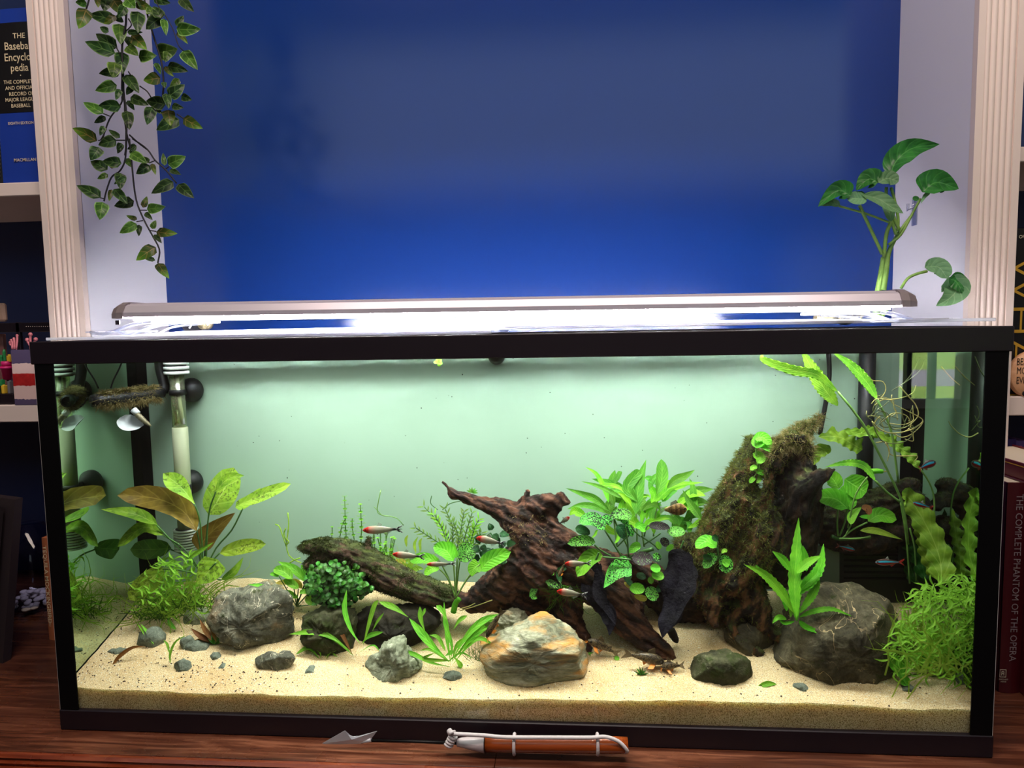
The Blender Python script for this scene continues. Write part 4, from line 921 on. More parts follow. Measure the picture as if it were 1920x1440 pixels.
# ---- fresh sprouting plant before it
fp=plant('sprouting_plant','fresh green many-leaved plant rooted in the sand left of the big cream rock',848,1262);Yf=org[fp.name][1]+.004
for L,w in (([(1180,1240),(1190,1130),(1150,1000),(1140,850)],14),([(1170,1230),(1080,1150),(1000,1060),(915,955)],26),([(1195,1220),(1280,1080),(1380,980),(1490,930)],22),([(1195,1230),(1300,1100),(1400,1010),(1470,960)],22),([(1150,1170),(1100,1080),(1045,1065)],12),([(1190,1240),(1230,1120),(1340,1080)],14),([(1180,1240),(1060,1160),(980,1165)],10),([(1180,1270),(1050,1240),(920,1180),(770,1185)],14),([(1200,1250),(1290,1140),(1370,1085),(1465,1135)],14),([(1150,1290),(1230,1310),(1305,1300)],14),([(1200,1200),(1240,1250),(1250,1280)],16),([(1145,1200),(1180,1180),(1200,1165)],14),([(1200,1030),(1240,970),(1290,940)],14),([(1160,970),(1120,900),(1090,875)],16),([(1190,1180),(1240,1120),(1245,1100)],14),([(1160,1240),(1250,1180),(1330,1220)],6),([(1180,1240),(1160,1080),(1160,960)],14),([(1185,1230),(1010,1220),(1080,1180)],12)):
    lf(fp,z5(L),w/3.428*1.1,Yf+rnd.uniform(-.012,.008),L_crypt,'spoon' if w>12 else 'lance',bow=.05,tilt=rnd.uniform(-.4,.4))
s2=plant('strap_leaved_plant','strap-leaved green plant on the dark rock below the log',690,1240);Y2=org[s2.name][1]
for L,w in (([(600,1120),(540,1030),(500,900),(515,770)],17),([(620,1130),(650,1020),(690,880),(720,840)],16),([(910,950),(820,890),(720,850)],20),([(610,1120),(660,1070),(750,1045)],16),([(680,1040),(710,980),(755,920)],9),([(540,1170),(420,1080),(300,1045),(145,1060)],20),([(560,1200),(440,1100),(360,1070)],10),([(560,1210),(500,1090),(460,1020)],13),([(590,1180),(680,1130),(730,1170)],5),([(1020,1050),(990,960),(985,880)],16),([(990,960),(1010,920),(1020,890)],10),([(560,1200),(470,1120),(380,1085)],8)):
    lf(s2,z5(L),w/3.428*1.05,Y2+rnd.uniform(.0,.01),L_red if (w==13) else L_crypt,'spoon',bow=.03)
s3=plant('low_plant','low spreading green plant on the sand left of the pointed rock',605,1232);Y3=org[s3.name][1]
for L,w in (([(350,1230),(270,1150),(185,1190)],12),([(370,1220),(400,1170),(460,1210)],6),([(360,1230),(290,1220),(210,1255)],5),([(380,1230),(410,1170),(450,1165)],10),([(445,1270),(450,1250),(445,1235)],6),([(400,1220),(480,1250),(570,1280)],20),([(350,1220),(340,1170),(310,1150)],8)):
    lf(s3,z5(L),w/3.428*1.1,Y3,L_crypt,'spoon',bow=.03)
# stray hair moss near rock
hm=plant('moss_clump','small dark moss clump tucked against the left end of the cream rock',905,1230)
tuft(hm,90,900,1240,22,50,.07,M_grsd,'moss_strands',.5,.008,1.6)
# ---- willow leaved plant
zc=lambda L:z(1060,850,5.143,L)
wl=plant('willow_leaved_plant','tall lime plant with willow-like leaves, between the two stumps',1195,1060,Y=.16)
WL=[((680,590),(690,430),(720,250),(780,60),62),((660,480),(560,370),(420,290),(250,245),52),((560,440),(430,370),(300,310),(150,270),24),((430,560),(300,450),(190,400),(0,335),40),((440,590),(300,520),(150,500),(15,540),34),((420,480),(380,350),(300,200),(190,130),26),((470,300),(500,240),(530,180),(532,175),26),((880,400),(930,250),(930,120),(925,55),62),((700,470),(600,330),(700,190),(720,170),60),((870,470),(960,380),(1060,310),(1330,280),44),((980,340),(1060,260),(1150,220),(1250,160),46),((1080,480),(1180,420),(1290,360),(1430,345),60),((1290,600),(1240,450),(1230,330),(1195,240),36),((1310,640),(1260,560),(1200,480),(1130,350),44),((730,690),(760,560),(860,500),(935,500),30),((740,560),(800,500),(880,500),(930,570),34),((560,560),(560,460),(470,440),(440,450),42),((920,640),(1000,620),(1040,660),(1045,690),28),((820,660),(900,640),(960,625),(1010,630),20),((690,560),(640,500),(600,450),(540,430),20),((940,310),(860,270),(800,240),(760,240),34),((450,590),(420,540),(440,470),(470,450),52),((730,690),(620,650),(590,540),(600,470),80),((760,640),(720,520),(740,430),(800,410),60),((1100,700),(1090,640),(1060,610),(1050,600),34),((1180,720),(1250,690),(1290,650),(1330,620),24),((1160,660),(1200,690),(1190,750),(1180,760),30),((700,440),(760,410),(800,410),(815,430),14),((830,480),(860,400),(830,340),(820,330),40),((310,330),(400,310),(520,330),(640,440),24),((210,620),(130,570),(80,560),(40,600),46),((660,540),(620,480),(560,410),(500,370),28),((500,740),(520,780),(500,840),(470,870),20),((250,820),(290,780),(300,750),(320,740),14)]
for L in WL:
    w=L[4];Y=rnd.uniform(.12,.18);lf(wl,zc(L[:4]),w/5.143*.95,Y,L_hyg if rnd.random()<.62 else L_hygd,'lance',tilt=rnd.uniform(-.4,.4),cup=.22,wave=.04,wn=2)
for i in range(34):
    x,y=rnd.uniform(1110,1300),rnd.uniform(925,1010);a=math.atan2(x-1205,70)+rnd.uniform(-.5,.5);q=rnd.uniform(30,58);lf(wl,[(x,y),(x+q*.5*math.sin(a),y-q*.5*math.cos(a)),(x+q*math.sin(a+.3),y-q*math.cos(a+.3)*.9)],rnd.uniform(5,9),rnd.uniform(.16,.19),L_hygd if rnd.random()<.6 else L_hyg,'lance',cup=.2)
for L in ([(690,1000),(690,700),(680,480)],[(850,800),(870,600),(900,400)],[(600,900),(500,700),(440,560)],[(1180,900),(1200,700),(1250,520)],[(760,900),(740,700),(800,480)],[(500,900),(470,640),(470,300)]): st(wl,zc(L),.17,1.6,M_stlt,'stem')
# ---- algae spotted anubias
an=plant('spotted_leaved_plant','broad leaves speckled with black algae, growing on the stump between the two woods',1185,1060,Y=.11)
for L,w,k,m_,Yd,stk in (([(380,740),(270,640),(130,670)],66,'oval',L_anus,.09,[(380,740),(450,850),(545,1000)]),([(435,690),(400,640),(350,620)],46,'oval',L_anus,.10,None),([(630,640),(560,590),(430,610)],56,'oval',L_anus,.095,[(580,720),(600,850),(610,1000)]),([(600,700),(560,640),(500,600)],36,'oval',L_anus,.10,None),([(290,860),(170,840),(20,870)],54,'oval',L_anus,.085,[(280,885),(350,940),(440,990)]),([(240,780),(160,740),(95,720)],46,'oval',L_anud,.095,None),([(500,690),(560,760),(600,820)],60,'oval',L_anud,.105,None),([(640,800),(620,740),(640,690)],50,'oval',L_anus,.105,None),([(360,985),(230,1010),(115,1190)],78,'oval',L_anu,.08,[(360,1000),(480,1010),(630,1025)]),([(640,1080),(500,1130),(370,1300)],102,'heart',L_anus,.078,None),([(730,900),(680,900),(620,960)],42,'oval',L_anu,.10,None),([(640,1000),(740,1020),(845,1010)],66,'oval',L_blk,.085,None),([(850,1010),(880,1000),(920,1030)],40,'oval',L_anus,.082,None),([(820,1090),(870,1110),(920,1110)],42,'oval',L_anu,.08,None),([(830,1160),(890,1180),(955,1190)],46,'oval',L_anu,.08,None),([(640,1260),(680,1300),(770,1310)],56,'oval',L_anu,.08,None),([(790,1290),(830,1350),(880,1420)],60,'oval',L_anus,.078,None),([(660,1370),(740,1400),(790,1400)],30,'oval',L_yel,.085,None),([(800,700),(900,700),(1010,720)],40,'oval',L_blk,.09,None),([(980,760),(1060,760),(1160,750)],50,'oval',L_anus,.09,None),([(920,820),(960,860),(980,900)],40,'oval',L_blk,.09,None),([(880,850),(900,890),(915,925)],26,'oval',L_lind,.092,None),([(975,940),(1010,910),(1040,880)],26,'oval',L_lind,.092,None),([(680,720),(720,700),(770,760)],40,'oval',L_anu,.10,None),([(800,1200),(820,1220),(830,1260)],30,'oval',L_anu,.083,None),([(930,1260),(910,1300),(890,1340)],30,'oval',L_anud,.08,None),([(570,1240),(590,1270),(620,1300)],14,'oval',L_yel,.09,None),([(640,1160),(600,1200),(590,1240)],34,'oval',L_anud,.095,None),([(590,1230),(620,1250),(650,1260)],26,'oval',L_anud,.09,None),([(700,1150),(720,1180),(780,1200)],36,'oval',L_anud,.09,None)):
    zl(an,L,w,Yd,m_,k,stk,zz=zc,s=5.143,sr=1.7)
for L in ([(760,800),(780,720),(800,690)],[(920,770),(850,820),(760,880)],[(500,900),(560,840),(600,800)],[(720,800),(660,740),(640,700)],[(730,800),(850,880),(900,930)]): st(an,zc(L),.10,1.5,M_stalk)
st(an,zc([(540,1000),(620,1010),(720,960),(850,920)]),.105,4,M_stalk,'rhizome')
# ---- black wilted leaves
M_wilt=pbr('black_purple_wilted_leaf',(10,9,14),.6,c2=(24,22,32),scale=40,spec=.1,bs=(90,1,.004))
def wilt(label,pts,Y,tilt=.2,w=22):
    t=thing('wilted_leaf',label,'leaf',P(pts[0][0],pts[0][1],Y),'blackish wilted leaves')
    lf(t,pts,w,Y,M_wilt,'ovate',tilt=tilt,cup=.22,name='blade',wave=.28,wn=2.3,nu=26,nv=10,wl=.25)
    lf(t,[(p[0]+w*.45,p[1]+6) for p in pts[:-1]],w*.55,Y-.004,M_wilt,'lance',tilt=-.3,cup=.3,name='fold',wave=.25,wn=2,nu=18,nv=6,wl=.3);st(t,[pts[0],(pts[0][0]+6,pts[0][1]-14)],Y,2,M_stalk,'stalk')
zg=lambda L:z(820,850,3.2,L)
wilt('large blackish wilted leaf hanging down right of the spotted leaves',zg([(1460,570),(1450,700),(1430,850),(1380,1000),(1350,1110)]),.075,.1,31)
wilt('narrow blackish wilted leaf hanging in front of the stump, left of the spotted leaves',zg([(950,640),(930,760),(980,900),(1040,1010),(1030,1095)]),.082,-.1,22)
st_=thing('root_tip','dark tapered root tip poking into the sand under the large wilted leaf','root',P(1262,1200,.08))
MB().tube(spline(toP(zg([(1400,1060),(1420,1100),(1440,1135)]),.09),8),[.006,.006,.006,.006,.005,.005,.004,.002],8).build('tip',M_dw,st_,True)
# ---- thin rooted java moss below fish
jr=plant('fern_cutting','small dark curled fern with hanging roots on the stump front',1045,1090,Y=.085)
for L,w,m_ in (([(630,710),(600,780),(570,850),(600,870)],20,L_anus),([(650,730),(680,780),(760,800)],22,L_anus),([(680,730),(690,720),(685,710)],12,L_anu),([(740,780),(730,710),(780,680)],20,L_anud),([(660,800),(700,800),(790,800)],12,L_crypt)): lf(jr,zg(L),w/3.2,.085,m_,'oval')
tuft(jr,44,1058,1100,24,-62,.082,M_grsd,'roots',.6,.006,1.2)
# ---- right: anubias group on stump
zr=lambda L:z(1250,760,2.667,L)
zs=lambda L:z(1400,660,3.272,L)
a1=plant('broad_leaved_plant','broad leaves on long stalks above the dark log, right of the hollow stump',1575,1005,Y=.13)
for L,w,k,m_,Yd,stk in (([(620,960),(540,900),(425,890)],58,'oval',L_anu,.12,[(560,960),(555,1050),(560,1130)]),([(565,840),(530,780),(485,760)],48,'oval',L_anu,.115,None),([(640,970),(600,880),(560,850)],56,'oval',L_anu,.125,[(620,960),(600,1050),(570,1130)]),([(600,780),(680,830),(735,860)],72,'oval',L_anu,.13,None),([(745,1040),(820,1000),(920,1030)],44,'oval',L_anu,.11,[(740,1045),(650,1090),(590,1140)]),([(695,1095),(800,1100),(955,1150)],20,'lance',L_wavy,.10,[(760,1130),(680,1145),(570,1145)]),([(640,1060),(650,1000),(705,950)],26,'lance',L_lind,.11,[(640,1060),(610,1120)]),([(690,1010),(760,1010),(770,990)],14,'oval',L_anu,.115,None),([(705,960),(740,960),(750,1000)],22,'oval',L_red,.105,None)):
    zl(a1,L,w,Yd,m_,k,stk,zz=zs,s=3.272,sm=M_stlt,sr=1.6)
st(a1,zs([(620,1080),(660,900),(700,820),(742,765)]),.11,1.5,M_stlt);st(a1,zs([(755,735),(800,730),(835,733)]),.11,5.5,L_lind,'flower_bud',r1=4);st(a1,zs([(835,733),(858,733)]),.11,1.2,M_root)
st(a1,zs([(520,1130),(580,1148),(760,1140)]),.125,4,M_stalk,'rhizome',r1=2)
a2=plant('small_broad_plant','little dark-edged broad-leaved cutting on the left side of the mossy stump',1345,1060,Y=.075)
for L,w,m_ in (([(250,710),(200,680),(145,715)],30,L_anu),([(240,740),(220,770),(185,815)],28,L_anus),([(260,780),(290,790),(300,840)],38,L_anus),([(255,680),(240,660),(230,650)],16,L_anud),([(275,740),(290,725),(300,735)],10,L_lind),([(230,770),(200,760),(180,755)],14,L_anud),([(280,770),(300,790),(315,800)],20,L_anu)): zl(a2,L,w,.072,m_,'oval',[L[0],(260,765)],zz=zr,s=2.667,sr=1.1)
a3=plant('small_broad_plant','pale green seedling with round leaves near the top of the mossy stump',1420,880,Y=.10)
for L,w,m_ in (([(450,215),(470,180),(540,230)],34,L_anu),([(440,170),(480,160),(520,195)],26,L_anu),([(455,290),(470,260),(430,240)],24,L_lind),([(470,280),(490,270),(495,275)],14,L_anu),([(420,325),(435,310),(455,310)],12,L_lind),([(450,340),(470,335),(485,350)],14,L_anu),([(415,390),(430,370),(440,360)],12,L_anu),([(460,350),(465,370),(450,390)],10,L_crypt)): zl(a3,L,w,.095,m_,'oval',[L[0],(455,330)],zz=zr,s=2.667,sr=.9,sm=M_stlt)
st(a3,zr([(450,215),(445,250),(465,310),(460,370)]),.097,1,M_stlt,'stem')
# ---- java fern
jf=plant('java_fern','upright fern with rough strap leaves standing on the slate boulder',1490,1175,Y=.06)
for L,w,Yd in (([(650,1060),(640,900),(650,720),(660,560)],30,.06),([(640,1040),(560,920),(480,840),(385,795)],24,.055),([(620,830),(580,770),(528,728)],20,.06),([(650,840),(700,790),(775,750)],22,.055),([(700,830),(690,760),(680,700)],20,.075),([(650,950),(720,880),(770,800),(785,690)],26,.065),([(665,1040),(720,960),(750,900),(765,860)],20,.055),([(660,930),(710,880),(750,840),(765,790)],22,.06),([(600,1030),(590,960),(550,900),(430,785)],22,.065),([(620,1060),(625,990),(620,915)],14,.05),([(660,1060),(740,1030),(830,1020),(928,1055)],13,.05),([(660,1075),(700,1110),(810,1150)],14,.045),([(600,1070),(560,1060),(528,1090)],13,.05),([(620,1010),(590,990),(580,985)],8,.05),([(640,1080),(590,1090),(560,1070)],8,.05),([(650,1080),(650,960),(700,850)],20,.07),([(640,1030),(600,960),(560,900),(540,880)],16,.06)):
    lf(jf,zr(L),w/2.667*1.0,Yd,L_fern,'lance',bow=.03,crinkle=.14,wn=12,nu=60,nv=6,wl=.10,tilt=rnd.uniform(-.35,.35))
# ---- big crinkled strap plant reaching the surface
ap=plant('crinkled_leaved_plant','tall plant whose long crinkled strap leaves reach the water surface at right',1700,1060,Y=.13)
for L,w,Yd,stk in (([(560,245),(430,140),(280,110),(110,50),(95,10)],30,.09,[(560,245),(700,420),(800,600),(880,760),(960,940),(990,1180)]),([(560,330),(480,230),(400,100),(330,-30)],44,.11,None),([(800,290),(740,190),(640,80),(520,-5)],30,.095,[(800,290),(880,460),(910,640),(930,800)]),([(790,790),(720,700),(620,680),(480,705)],24,.085,[(790,790),(860,860),(940,920)])):
    zl(ap,L,w,Yd,L_apo,'lance',stk,zz=zs,s=3.272,sm=M_stlt,sr=2.2,crinkle=.3,wn=15,nu=120,nv=8,tilt=.2,cup=.12,wl=.08)
zl(ap,[(800,530),(760,480),(700,490),(610,480)],20,.13,L_wavy,'strap',zz=zs,s=3.272,wave=.5,wn=5,nu=24,wl=.35)
zl(ap,[(710,600),(640,560),(560,520),(440,520)],42,.135,L_wavy,'strap',zz=zs,s=3.272,wave=.4,wn=5,nu=26,wl=.25)
zl(ap,[(520,600),(470,600),(420,640),(400,700)],38,.14,L_wavy,'oval',zz=zs,s=3.272,wave=.3,wn=3,nu=18)
zl(ap,[(840,510),(920,570),(1000,640),(1060,720)],28,.12,L_wavy,'strap',[(1060,710),(1120,800),(1150,900),(1150,1040)],zz=zs,s=3.272,wave=.45,wn=6,nu=30,wl=.3,sm=M_stlt)
zl(ap,[(600,480),(700,500),(780,490),(870,550)],22,.125,L_wavy,'strap',zz=zs,s=3.272,wave=.4,wn=5,nu=24,wl=.3)
# ---- big wavy leaves standing lower right
wv=plant('wavy_leaved_plant','yellow-green wavy-edged leaves standing tall behind the grass thicket',1735,1090,Y=.12)
for L,w,Yd,m_ in (([(1200,1420),(1180,1250),(1100,1060),(1000,900),(950,890)],64,.105,L_wavy),([(1190,1400),(1120,1250),(1090,1120),(1040,960)],50,.12,L_wavy),([(1100,1400),(1060,1250),(1010,1100),(1000,1000)],44,.15,L_dwavy),([(1090,1420),(1080,1260),(1040,1150),(1060,1040)],46,.17,L_dwavy),([(1040,1420),(1000,1300),(960,1180),(930,1080)],40,.17,L_dwavy),([(1060,1300),(1000,1200),(960,1100),(900,960)],34,.165,L_dwavy)):
    zl(wv,L,w,Yd,m_,'strap',zz=zs,s=3.272,wave=.35,wn=7,nu=30,wl=.18,tilt=.25)
for L in ([(1000,1420),(980,1150),(940,900)],[(1040,1400),(1030,1200),(1000,1080)],[(1130,1400),(1100,1250),(1060,1180)]): st(wv,zs(L),.14,1.6,M_stlt,'stem')
# ---- grass thicket at right front
gt=plant('grass_thicket','dense yellow-green tangle of thin grass filling the right front corner',1760,1265)
tuft(gt,60,1762,1262,80,175,.045,M_grs2,w=1.5,dy=.03,curl=1.5,lean=-.15);tuft(gt,40,1765,1200,84,110,.07,M_grs2,w=1.3,dy=.03,curl=2.2,lean=-.1);tuft(gt,60,1770,1250,76,150,.10,M_grsd,w=1.1,dy=.04,curl=1.6)
def whorls(par,n,x0,x1,y0,y1,ya,yb,L0,name='leaf_whorls',ww=1.8,keep=None):
    g=MB()
    for i in range(n):
        x,y=rnd.uniform(x0,x1),rnd.uniform(y0,y1)
        if keep and not keep(x,y): continue
        for k in range(4):
            a=rnd.uniform(-1,1)+k*1.6;c=rnd.uniform(-1,1);q=L0*rnd.uniform(.6,1.2);lf(par,[(x,y),(x+q*.5*math.sin(a),y-q*.5*math.cos(a)),(x+q*math.sin(a+c),y-q*.85*math.cos(a+c))],ww,rnd.uniform(ya,yb),L_lind,'lance',nu=6,nv=2,mb=g)
    g.V=[(min(.604,max(-.604,v[0])),v[1],v[2]) for v in g.V];g.build(name,L_lind,par,True,kind='stuff')
whorls(gt,190,1668,1832,1095,1268,.02,.09,34,keep=lambda x,y:y>1262-(x-1650)*2.2 or y>1200)
whorls(g1,22,262,325,1075,1150,.09,.13,26);whorls(g2,30,300,385,1045,1140,.10,.15,28)
tuft(gt,60,1700,1190,50,90,.08,M_grs2,w=1.5,dy=.02,lean=-1.1);tuft(gt,200,1800,1270,40,150,.10,M_grsd,w=1,dy=.05)
sprout('oval-leaved seedling leaning on the boulder at its lower right corner',1700,1282,[z(1580,980,3.129,L) for L in ([(375,950),(320,850),(240,730)],[(360,950),(350,880),(335,800)])],L_crypt,12,'spoon')
sprout('single round upright leaf in front of the grass thicket',1733,1262,[z(1580,980,3.129,[(465,830),(500,770),(510,690)])],L_anu,13,'oval')
sprout('squarish green leaf at the base of the leaning seedling',1696,1290,[z(1580,980,3.129,[(345,950),(370,930),(395,935)])],L_anu,8,'oval')
sprout('green leaf lying flat on the sand below the boulder',1445,1286,[[(1420,1289),(1440,1282),(1457,1283)]],L_crypt,5)
sprout('small bent green leaf lying at lower right of the sand',1616,1312,[z(1580,980,3.129,[(90,1040),(120,1045),(150,1060)])],L_anu,4)
sprout('tiny green leaf on the sand beside the big cream rock',1112,1228,[z(1060,1080,6.546,[(280,940),(340,980),(390,1040)])],L_crypt,4,'oval')
sprout('bright round floating leaf resting on the sand behind the catfish',1158,1236,[z(1060,1080,6.546,[(600,1000),(630,1010),(665,1015)])],L_lind,4,'oval')
sprout('small spiky dark moss tuft on the sand below the striped catfish pair',1200,1266,[[(1202,1266),(1202+dx,1266-dy_)] for dx,dy_ in ((-14,8),(-9,14),(-3,17),(3,15),(10,10),(15,4),(-6,10),(6,9))],L_bush,1.4)
# ---- pothos roots
pr=thing('floating_roots','tangle of thin pale roots hanging in the water at upper right','roots',P(1700,760,.10))
zp=lambda L:z(1500,640,4,L)
RT=[[(940,140),(900,220),(800,300),(690,370)],[(540,600),(600,660),(700,690),(840,660),(920,600),(880,560),(760,500),(690,460),(690,400)],[(560,480),(620,440),(740,430),(840,390),(870,330)],[(545,610),(580,700),(640,760),(760,760),(830,720),(850,660)],[(750,340),(820,420),(870,480),(885,560),(800,640),(700,660)],[(620,600),(700,540),(800,560),(830,640),(760,690)],[(760,500),(780,600),(840,650),(900,620)],[(570,760),(650,760),(680,850),(800,860),(880,860),(860,900)],[(600,560),(560,620),(610,700),(620,690)],[(900,120),(840,240),(760,330),(720,340)],[(640,760),(670,820),(655,900)],[(1060,190),(1130,270),(1200,330)],[(700,640),(620,640),(600,600),(660,560),(740,580)],[(700,690),(760,720),(830,700),(900,640),(925,600)]]
for i,L in enumerate(RT): st(pr,zp(L),.10+rnd.uniform(-.03,.05),1.2,M_root if i%3 else M_rootd,'root',m=26,n=5,r1=.7)
for i in range(12):
    x,y=1650+rnd.uniform(-20,70),rnd.uniform(740,820);L=[(x,y)];a=rnd.random()*6.28
    for k in range(6): a+=rnd.gauss(0,.9);L.append((min(1712,max(1625,L[-1][0]+16*math.cos(a))),L[-1][1]+11*math.sin(a)))
    st(pr,L,rnd.uniform(.07,.14),.8,M_root if i%2 else M_rootd,'root',m=20,n=5)
# ================================================================ TANK EQUIPMENT
M_wring=pbr('white_ribbed_plastic',(226,232,226),rough=.4);M_sleeve=pbr('pale_grey_green_sleeve',(176,182,150),rough=.5)
M_hglass=glassmat('heater_glass',(.80,.85,.58),f0=.12,k=3,diff=.12,dcol=(.75,.78,.5))
M_rub=pbr('black_rubber',(14,14,18),rough=.45);M_probe=pbr('grey_brass_probe',(96,88,70),rough=.5,metal=.4,c2=(150,140,110),scale=300)
M_cup=pbr('white_cup_plastic',(220,224,226),rough=.4);M_frost=pbr('frosted_plastic',(128,134,112),rough=.5)
def upto(px,y0,y1,Y):
    a=P(px,y0,Y);b=P(px,y1,Y);return a,np.array([a[0],a[1],b[2]])
ht=thing('tank_heater','upright glass aquarium heater with ribbed white ends in the back left corner','heater',P(340,1030,.165));Yh=.165
hx=P(340,850,Yh)[0]
def hz(y): return P(338,y,Yh)[2]
m_=mpp(Yh)
def ribs(z0,z1,r,n,name):
    g=MB()
    for i in range(n):
        zc_=z0+(z1-z0)*(i+.5)/n;hh=abs(z1-z0)/n*.28;g.lathe([(r*.8,zc_-hh*1.2-0),(r,zc_-hh),(r,zc_+hh),(r*.8,zc_+hh*1.2)],(hx,Yh,0),n=24)
    g.build(name,M_wring,ht,True)
    MB().lathe([(r*.82,min(z0,z1)),(r*.82,max(z0,z1))],(hx,Yh,0),n=20).build('core',M_rub,ht,True)
ribs(hz(640),hz(703),23*m_,7,'ribbed_cap');ribs(hz(990),hz(1030),23*m_,8,'ribbed_guard')
MB().lathe([(13.4*m_,hz(801)),(13.4*m_,hz(700))],(hx,Yh,0),n=24).build('glass_tube',M_hglass,ht,True)
MB().lathe([(14.6*m_,hz(995)),(14.8*m_,hz(802)),(13*m_,hz(800))],(hx,Yh,0),n=28).build('sleeve',M_sleeve,ht,True)
ge=MB();ge.tube([(hx-.003,Yh,hz(705)),(hx-.003,Yh,hz(768))],[.0022]*2,8);ge.ball((hx-.003,Yh-.002,hz(795)),.0035,10,7)
ge.tube([(hx-.0045,Yh-.002,hz(770)),(hx-.003,Yh-.002,hz(795))],[.0015]*2,6)
for i in range(7): ge.box((hx-.006,Yh-.006,hz(722+i*6)),(hx-.002,Yh-.003,hz(724+i*6)))
ge.build('thermostat',M_probe,ht)
MB().tube(spline([(hx+.002,Yh-.003,hz(704)),(hx+.004,Yh-.004,hz(740)),(hx+.008,Yh-.003,hz(795))],8),[.003]*8,6).build('element',M_cup,ht,True)
for y,yy in ((732,1),(905,0)):
    c=P(354,y,.195);g=MB();g.lathe([(.0005,-.012),(.008,-.011),(.019,.003),(.0195,.0095),(.004,.0105)],c,ax=1,n=28);g.tube([c,(hx,Yh,c[2])],[.005,.005],8);g.lathe([(15.6*m_,c[2]-.004),(15.6*m_,c[2]+.004)],(hx,Yh,0),n=20)
    g.build('suction_cup',M_rub,ht,True)
cu=thing('suction_cup','half hidden black suction cup on the backdrop under the middle of the rim','suction cup',P(930,672,.2))
MB().lathe([(.001,-.010),(.008,-.009),(.0125,.002),(.0135,.0085),(.004,.0095)],P(930,668,.2),ax=1,n=26).build('cup',M_rub,cu,True)
# spray bar with algae
sb=thing('spray_bar','black tube overgrown with tan algae near the surface at upper left','tube',P(240,745,.11))
a=P(172,752,.075);b=P(305,735,.165)
MB().tube(spline([a,(a+b)/2+np.array([0,0,-.001]),b],10),[.0088]*10,14).build('bar',M_rub,sb,True)
MB().tube([a+np.array([-.0004,-.001,0]),a+np.array([.004,.003,0])],[.0068,.0068],14).build('mouth',M_blk2,sb)
MB().tube(spline([b,b+np.array([.001,.004,.01]),P(300,690,.17),P(298,655,.17)],10),[.0075]*10,10).build('riser',M_rub,sb,True)
pts=[];nn=[]
for i in range(400):
    t=rnd.uniform(.12,.95);th=rnd.uniform(0,6.28);pts.append(a+(b-a)*t+.0085*np.array([0,math.cos(th),math.sin(th)]));nn.append(np.array([rnd.gauss(0,.3),math.cos(th),math.sin(th)]))
fuzz(sb,pts,nn,3800,.004,.013,M_mossb,lambda p,n:1,name='algae',rough=.9,wd=.0006);fuzz(sb,pts,nn,1200,.003,.010,M_moss,lambda p,n:1 if n[2]>0 else 0,name='algae')
# probe with white cup
pb_=thing('temperature_probe','small metal probe with a white suction cup hanging below the mossy tube','probe',P(255,785,.12))
MB().tube(spline(toP([(222,745),(232,758),(250,768)],.125),6),[.0012]*6,6).build('wire',M_rub,pb_,True)
g=MB();V,Fc,uv=leafVF(toP([(225,783),(240,794),(270,797)],.12),17*mpp(.12),sidefn(.3),'oval',12,6,.5);g.add(V,Fc,uv);g.build('cup',M_cup,pb_,True)
g=MB();g.tube(toP([(250,768),(258,776)],.118),[.0048,.0048],12);g.build('cup_hub',M_cup,pb_,True)
g=MB();q=spline(toP([(256,776),(268,787),(283,799)],.117),12);g.tube(q,[.004,.0038,.0045,.0036,.0045,.0036,.0040,.003,.0032,.0026,.002,.0012],10);g.build('probe_tip',M_probe,pb_,True)
for k_,(L) in enumerate(([(218,680),(212,700),(205,716)],[(232,660),(222,690),(214,715)])): pass
cb_=thing('cable','thin black cable hanging from the rim to the mossy tube','cable',P(225,685,.13));MB().tube(spline(toP([(236,660),(224,690),(213,712),(208,728)],.13),10),[.0013]*10,6).build('strand',M_rub,cb_,True)
# right side: intake pipe, hose, filter box, baffle
ip=thing('intake_pipe','straight black pipe standing in the water right of the crinkled leaves','pipe',P(1630,930,.185))
a=P(1627,655,.185);MB().tube([a,(a[0],.185,P(1640,1000,.185)[2])],[.0112,.0112],16).build('pipe',M_rub,ip,True)
MB().lathe([(.0135,P(1635,930,.185)[2]-.01),(.0135,P(1635,930,.185)[2])],(a[0],.185,0),n=20).build('coupling',M_rub,ip,True)
ah=thing('air_hose','thin black hose going down behind the tip of the mossy stump','hose',P(1545,790,.19))
MB().tube(spline(toP([(1553,655),(1555,700),(1550,745),(1537,815)],.195),16),[.0036]*16,8).build('hose',M_rub,ah,True)
bx=thing('filter_box','black internal filter box in the dark corner behind the dark log','filter',P(1650,1100,.19))
a=P(1565,1110,.172);b=P(1742,1010,.172);MB().bbox((a[0],.172,ground(a[0],.19)-.002),(b[0],.205,b[2]),.004).build('housing',M_rub,bx)
g=MB()
for i in range(7): g.bbox((a[0]+.012,.1705,a[2]+.02+i*.009),(b[0]-.012,.1725,a[2]+.0235+i*.009),.0004)
g.build('grille',M_blk2,bx)
q=P(1715,1040,.168);MB().bbox((q[0]-.022,.1695,q[2]-.014),(q[0]+.018,.1712,q[2]+.014),.0004).build('sticker',pbr('faded_grey_sticker',(58,64,70),.5),bx)
g=MB()
for i in range(5): g.box((q[0]-.002,.1690,q[2]-.009+i*.004),(q[0]+.014,.1696,q[2]-.0078+i*.004))
g.build('print',pbr('faded_print',(100,106,110),.6),bx)
bf=thing('plastic_shield','frosted translucent plastic piece with a rounded top behind the fern','shield',P(1500,1095,.15))
def pp_(L,Y): return [(P(x,y,Y)[0],P(x,y,Y)[2]) for x,y in L]
MB().prism(pp_([(1428,1105),(1430,1065),(1440,1040),(1462,1029),(1490,1028),(1512,1036),(1524,1060),(1524,1105)],.16)[::-1],.16,.163).build('rounded_plate',M_frost,bf)
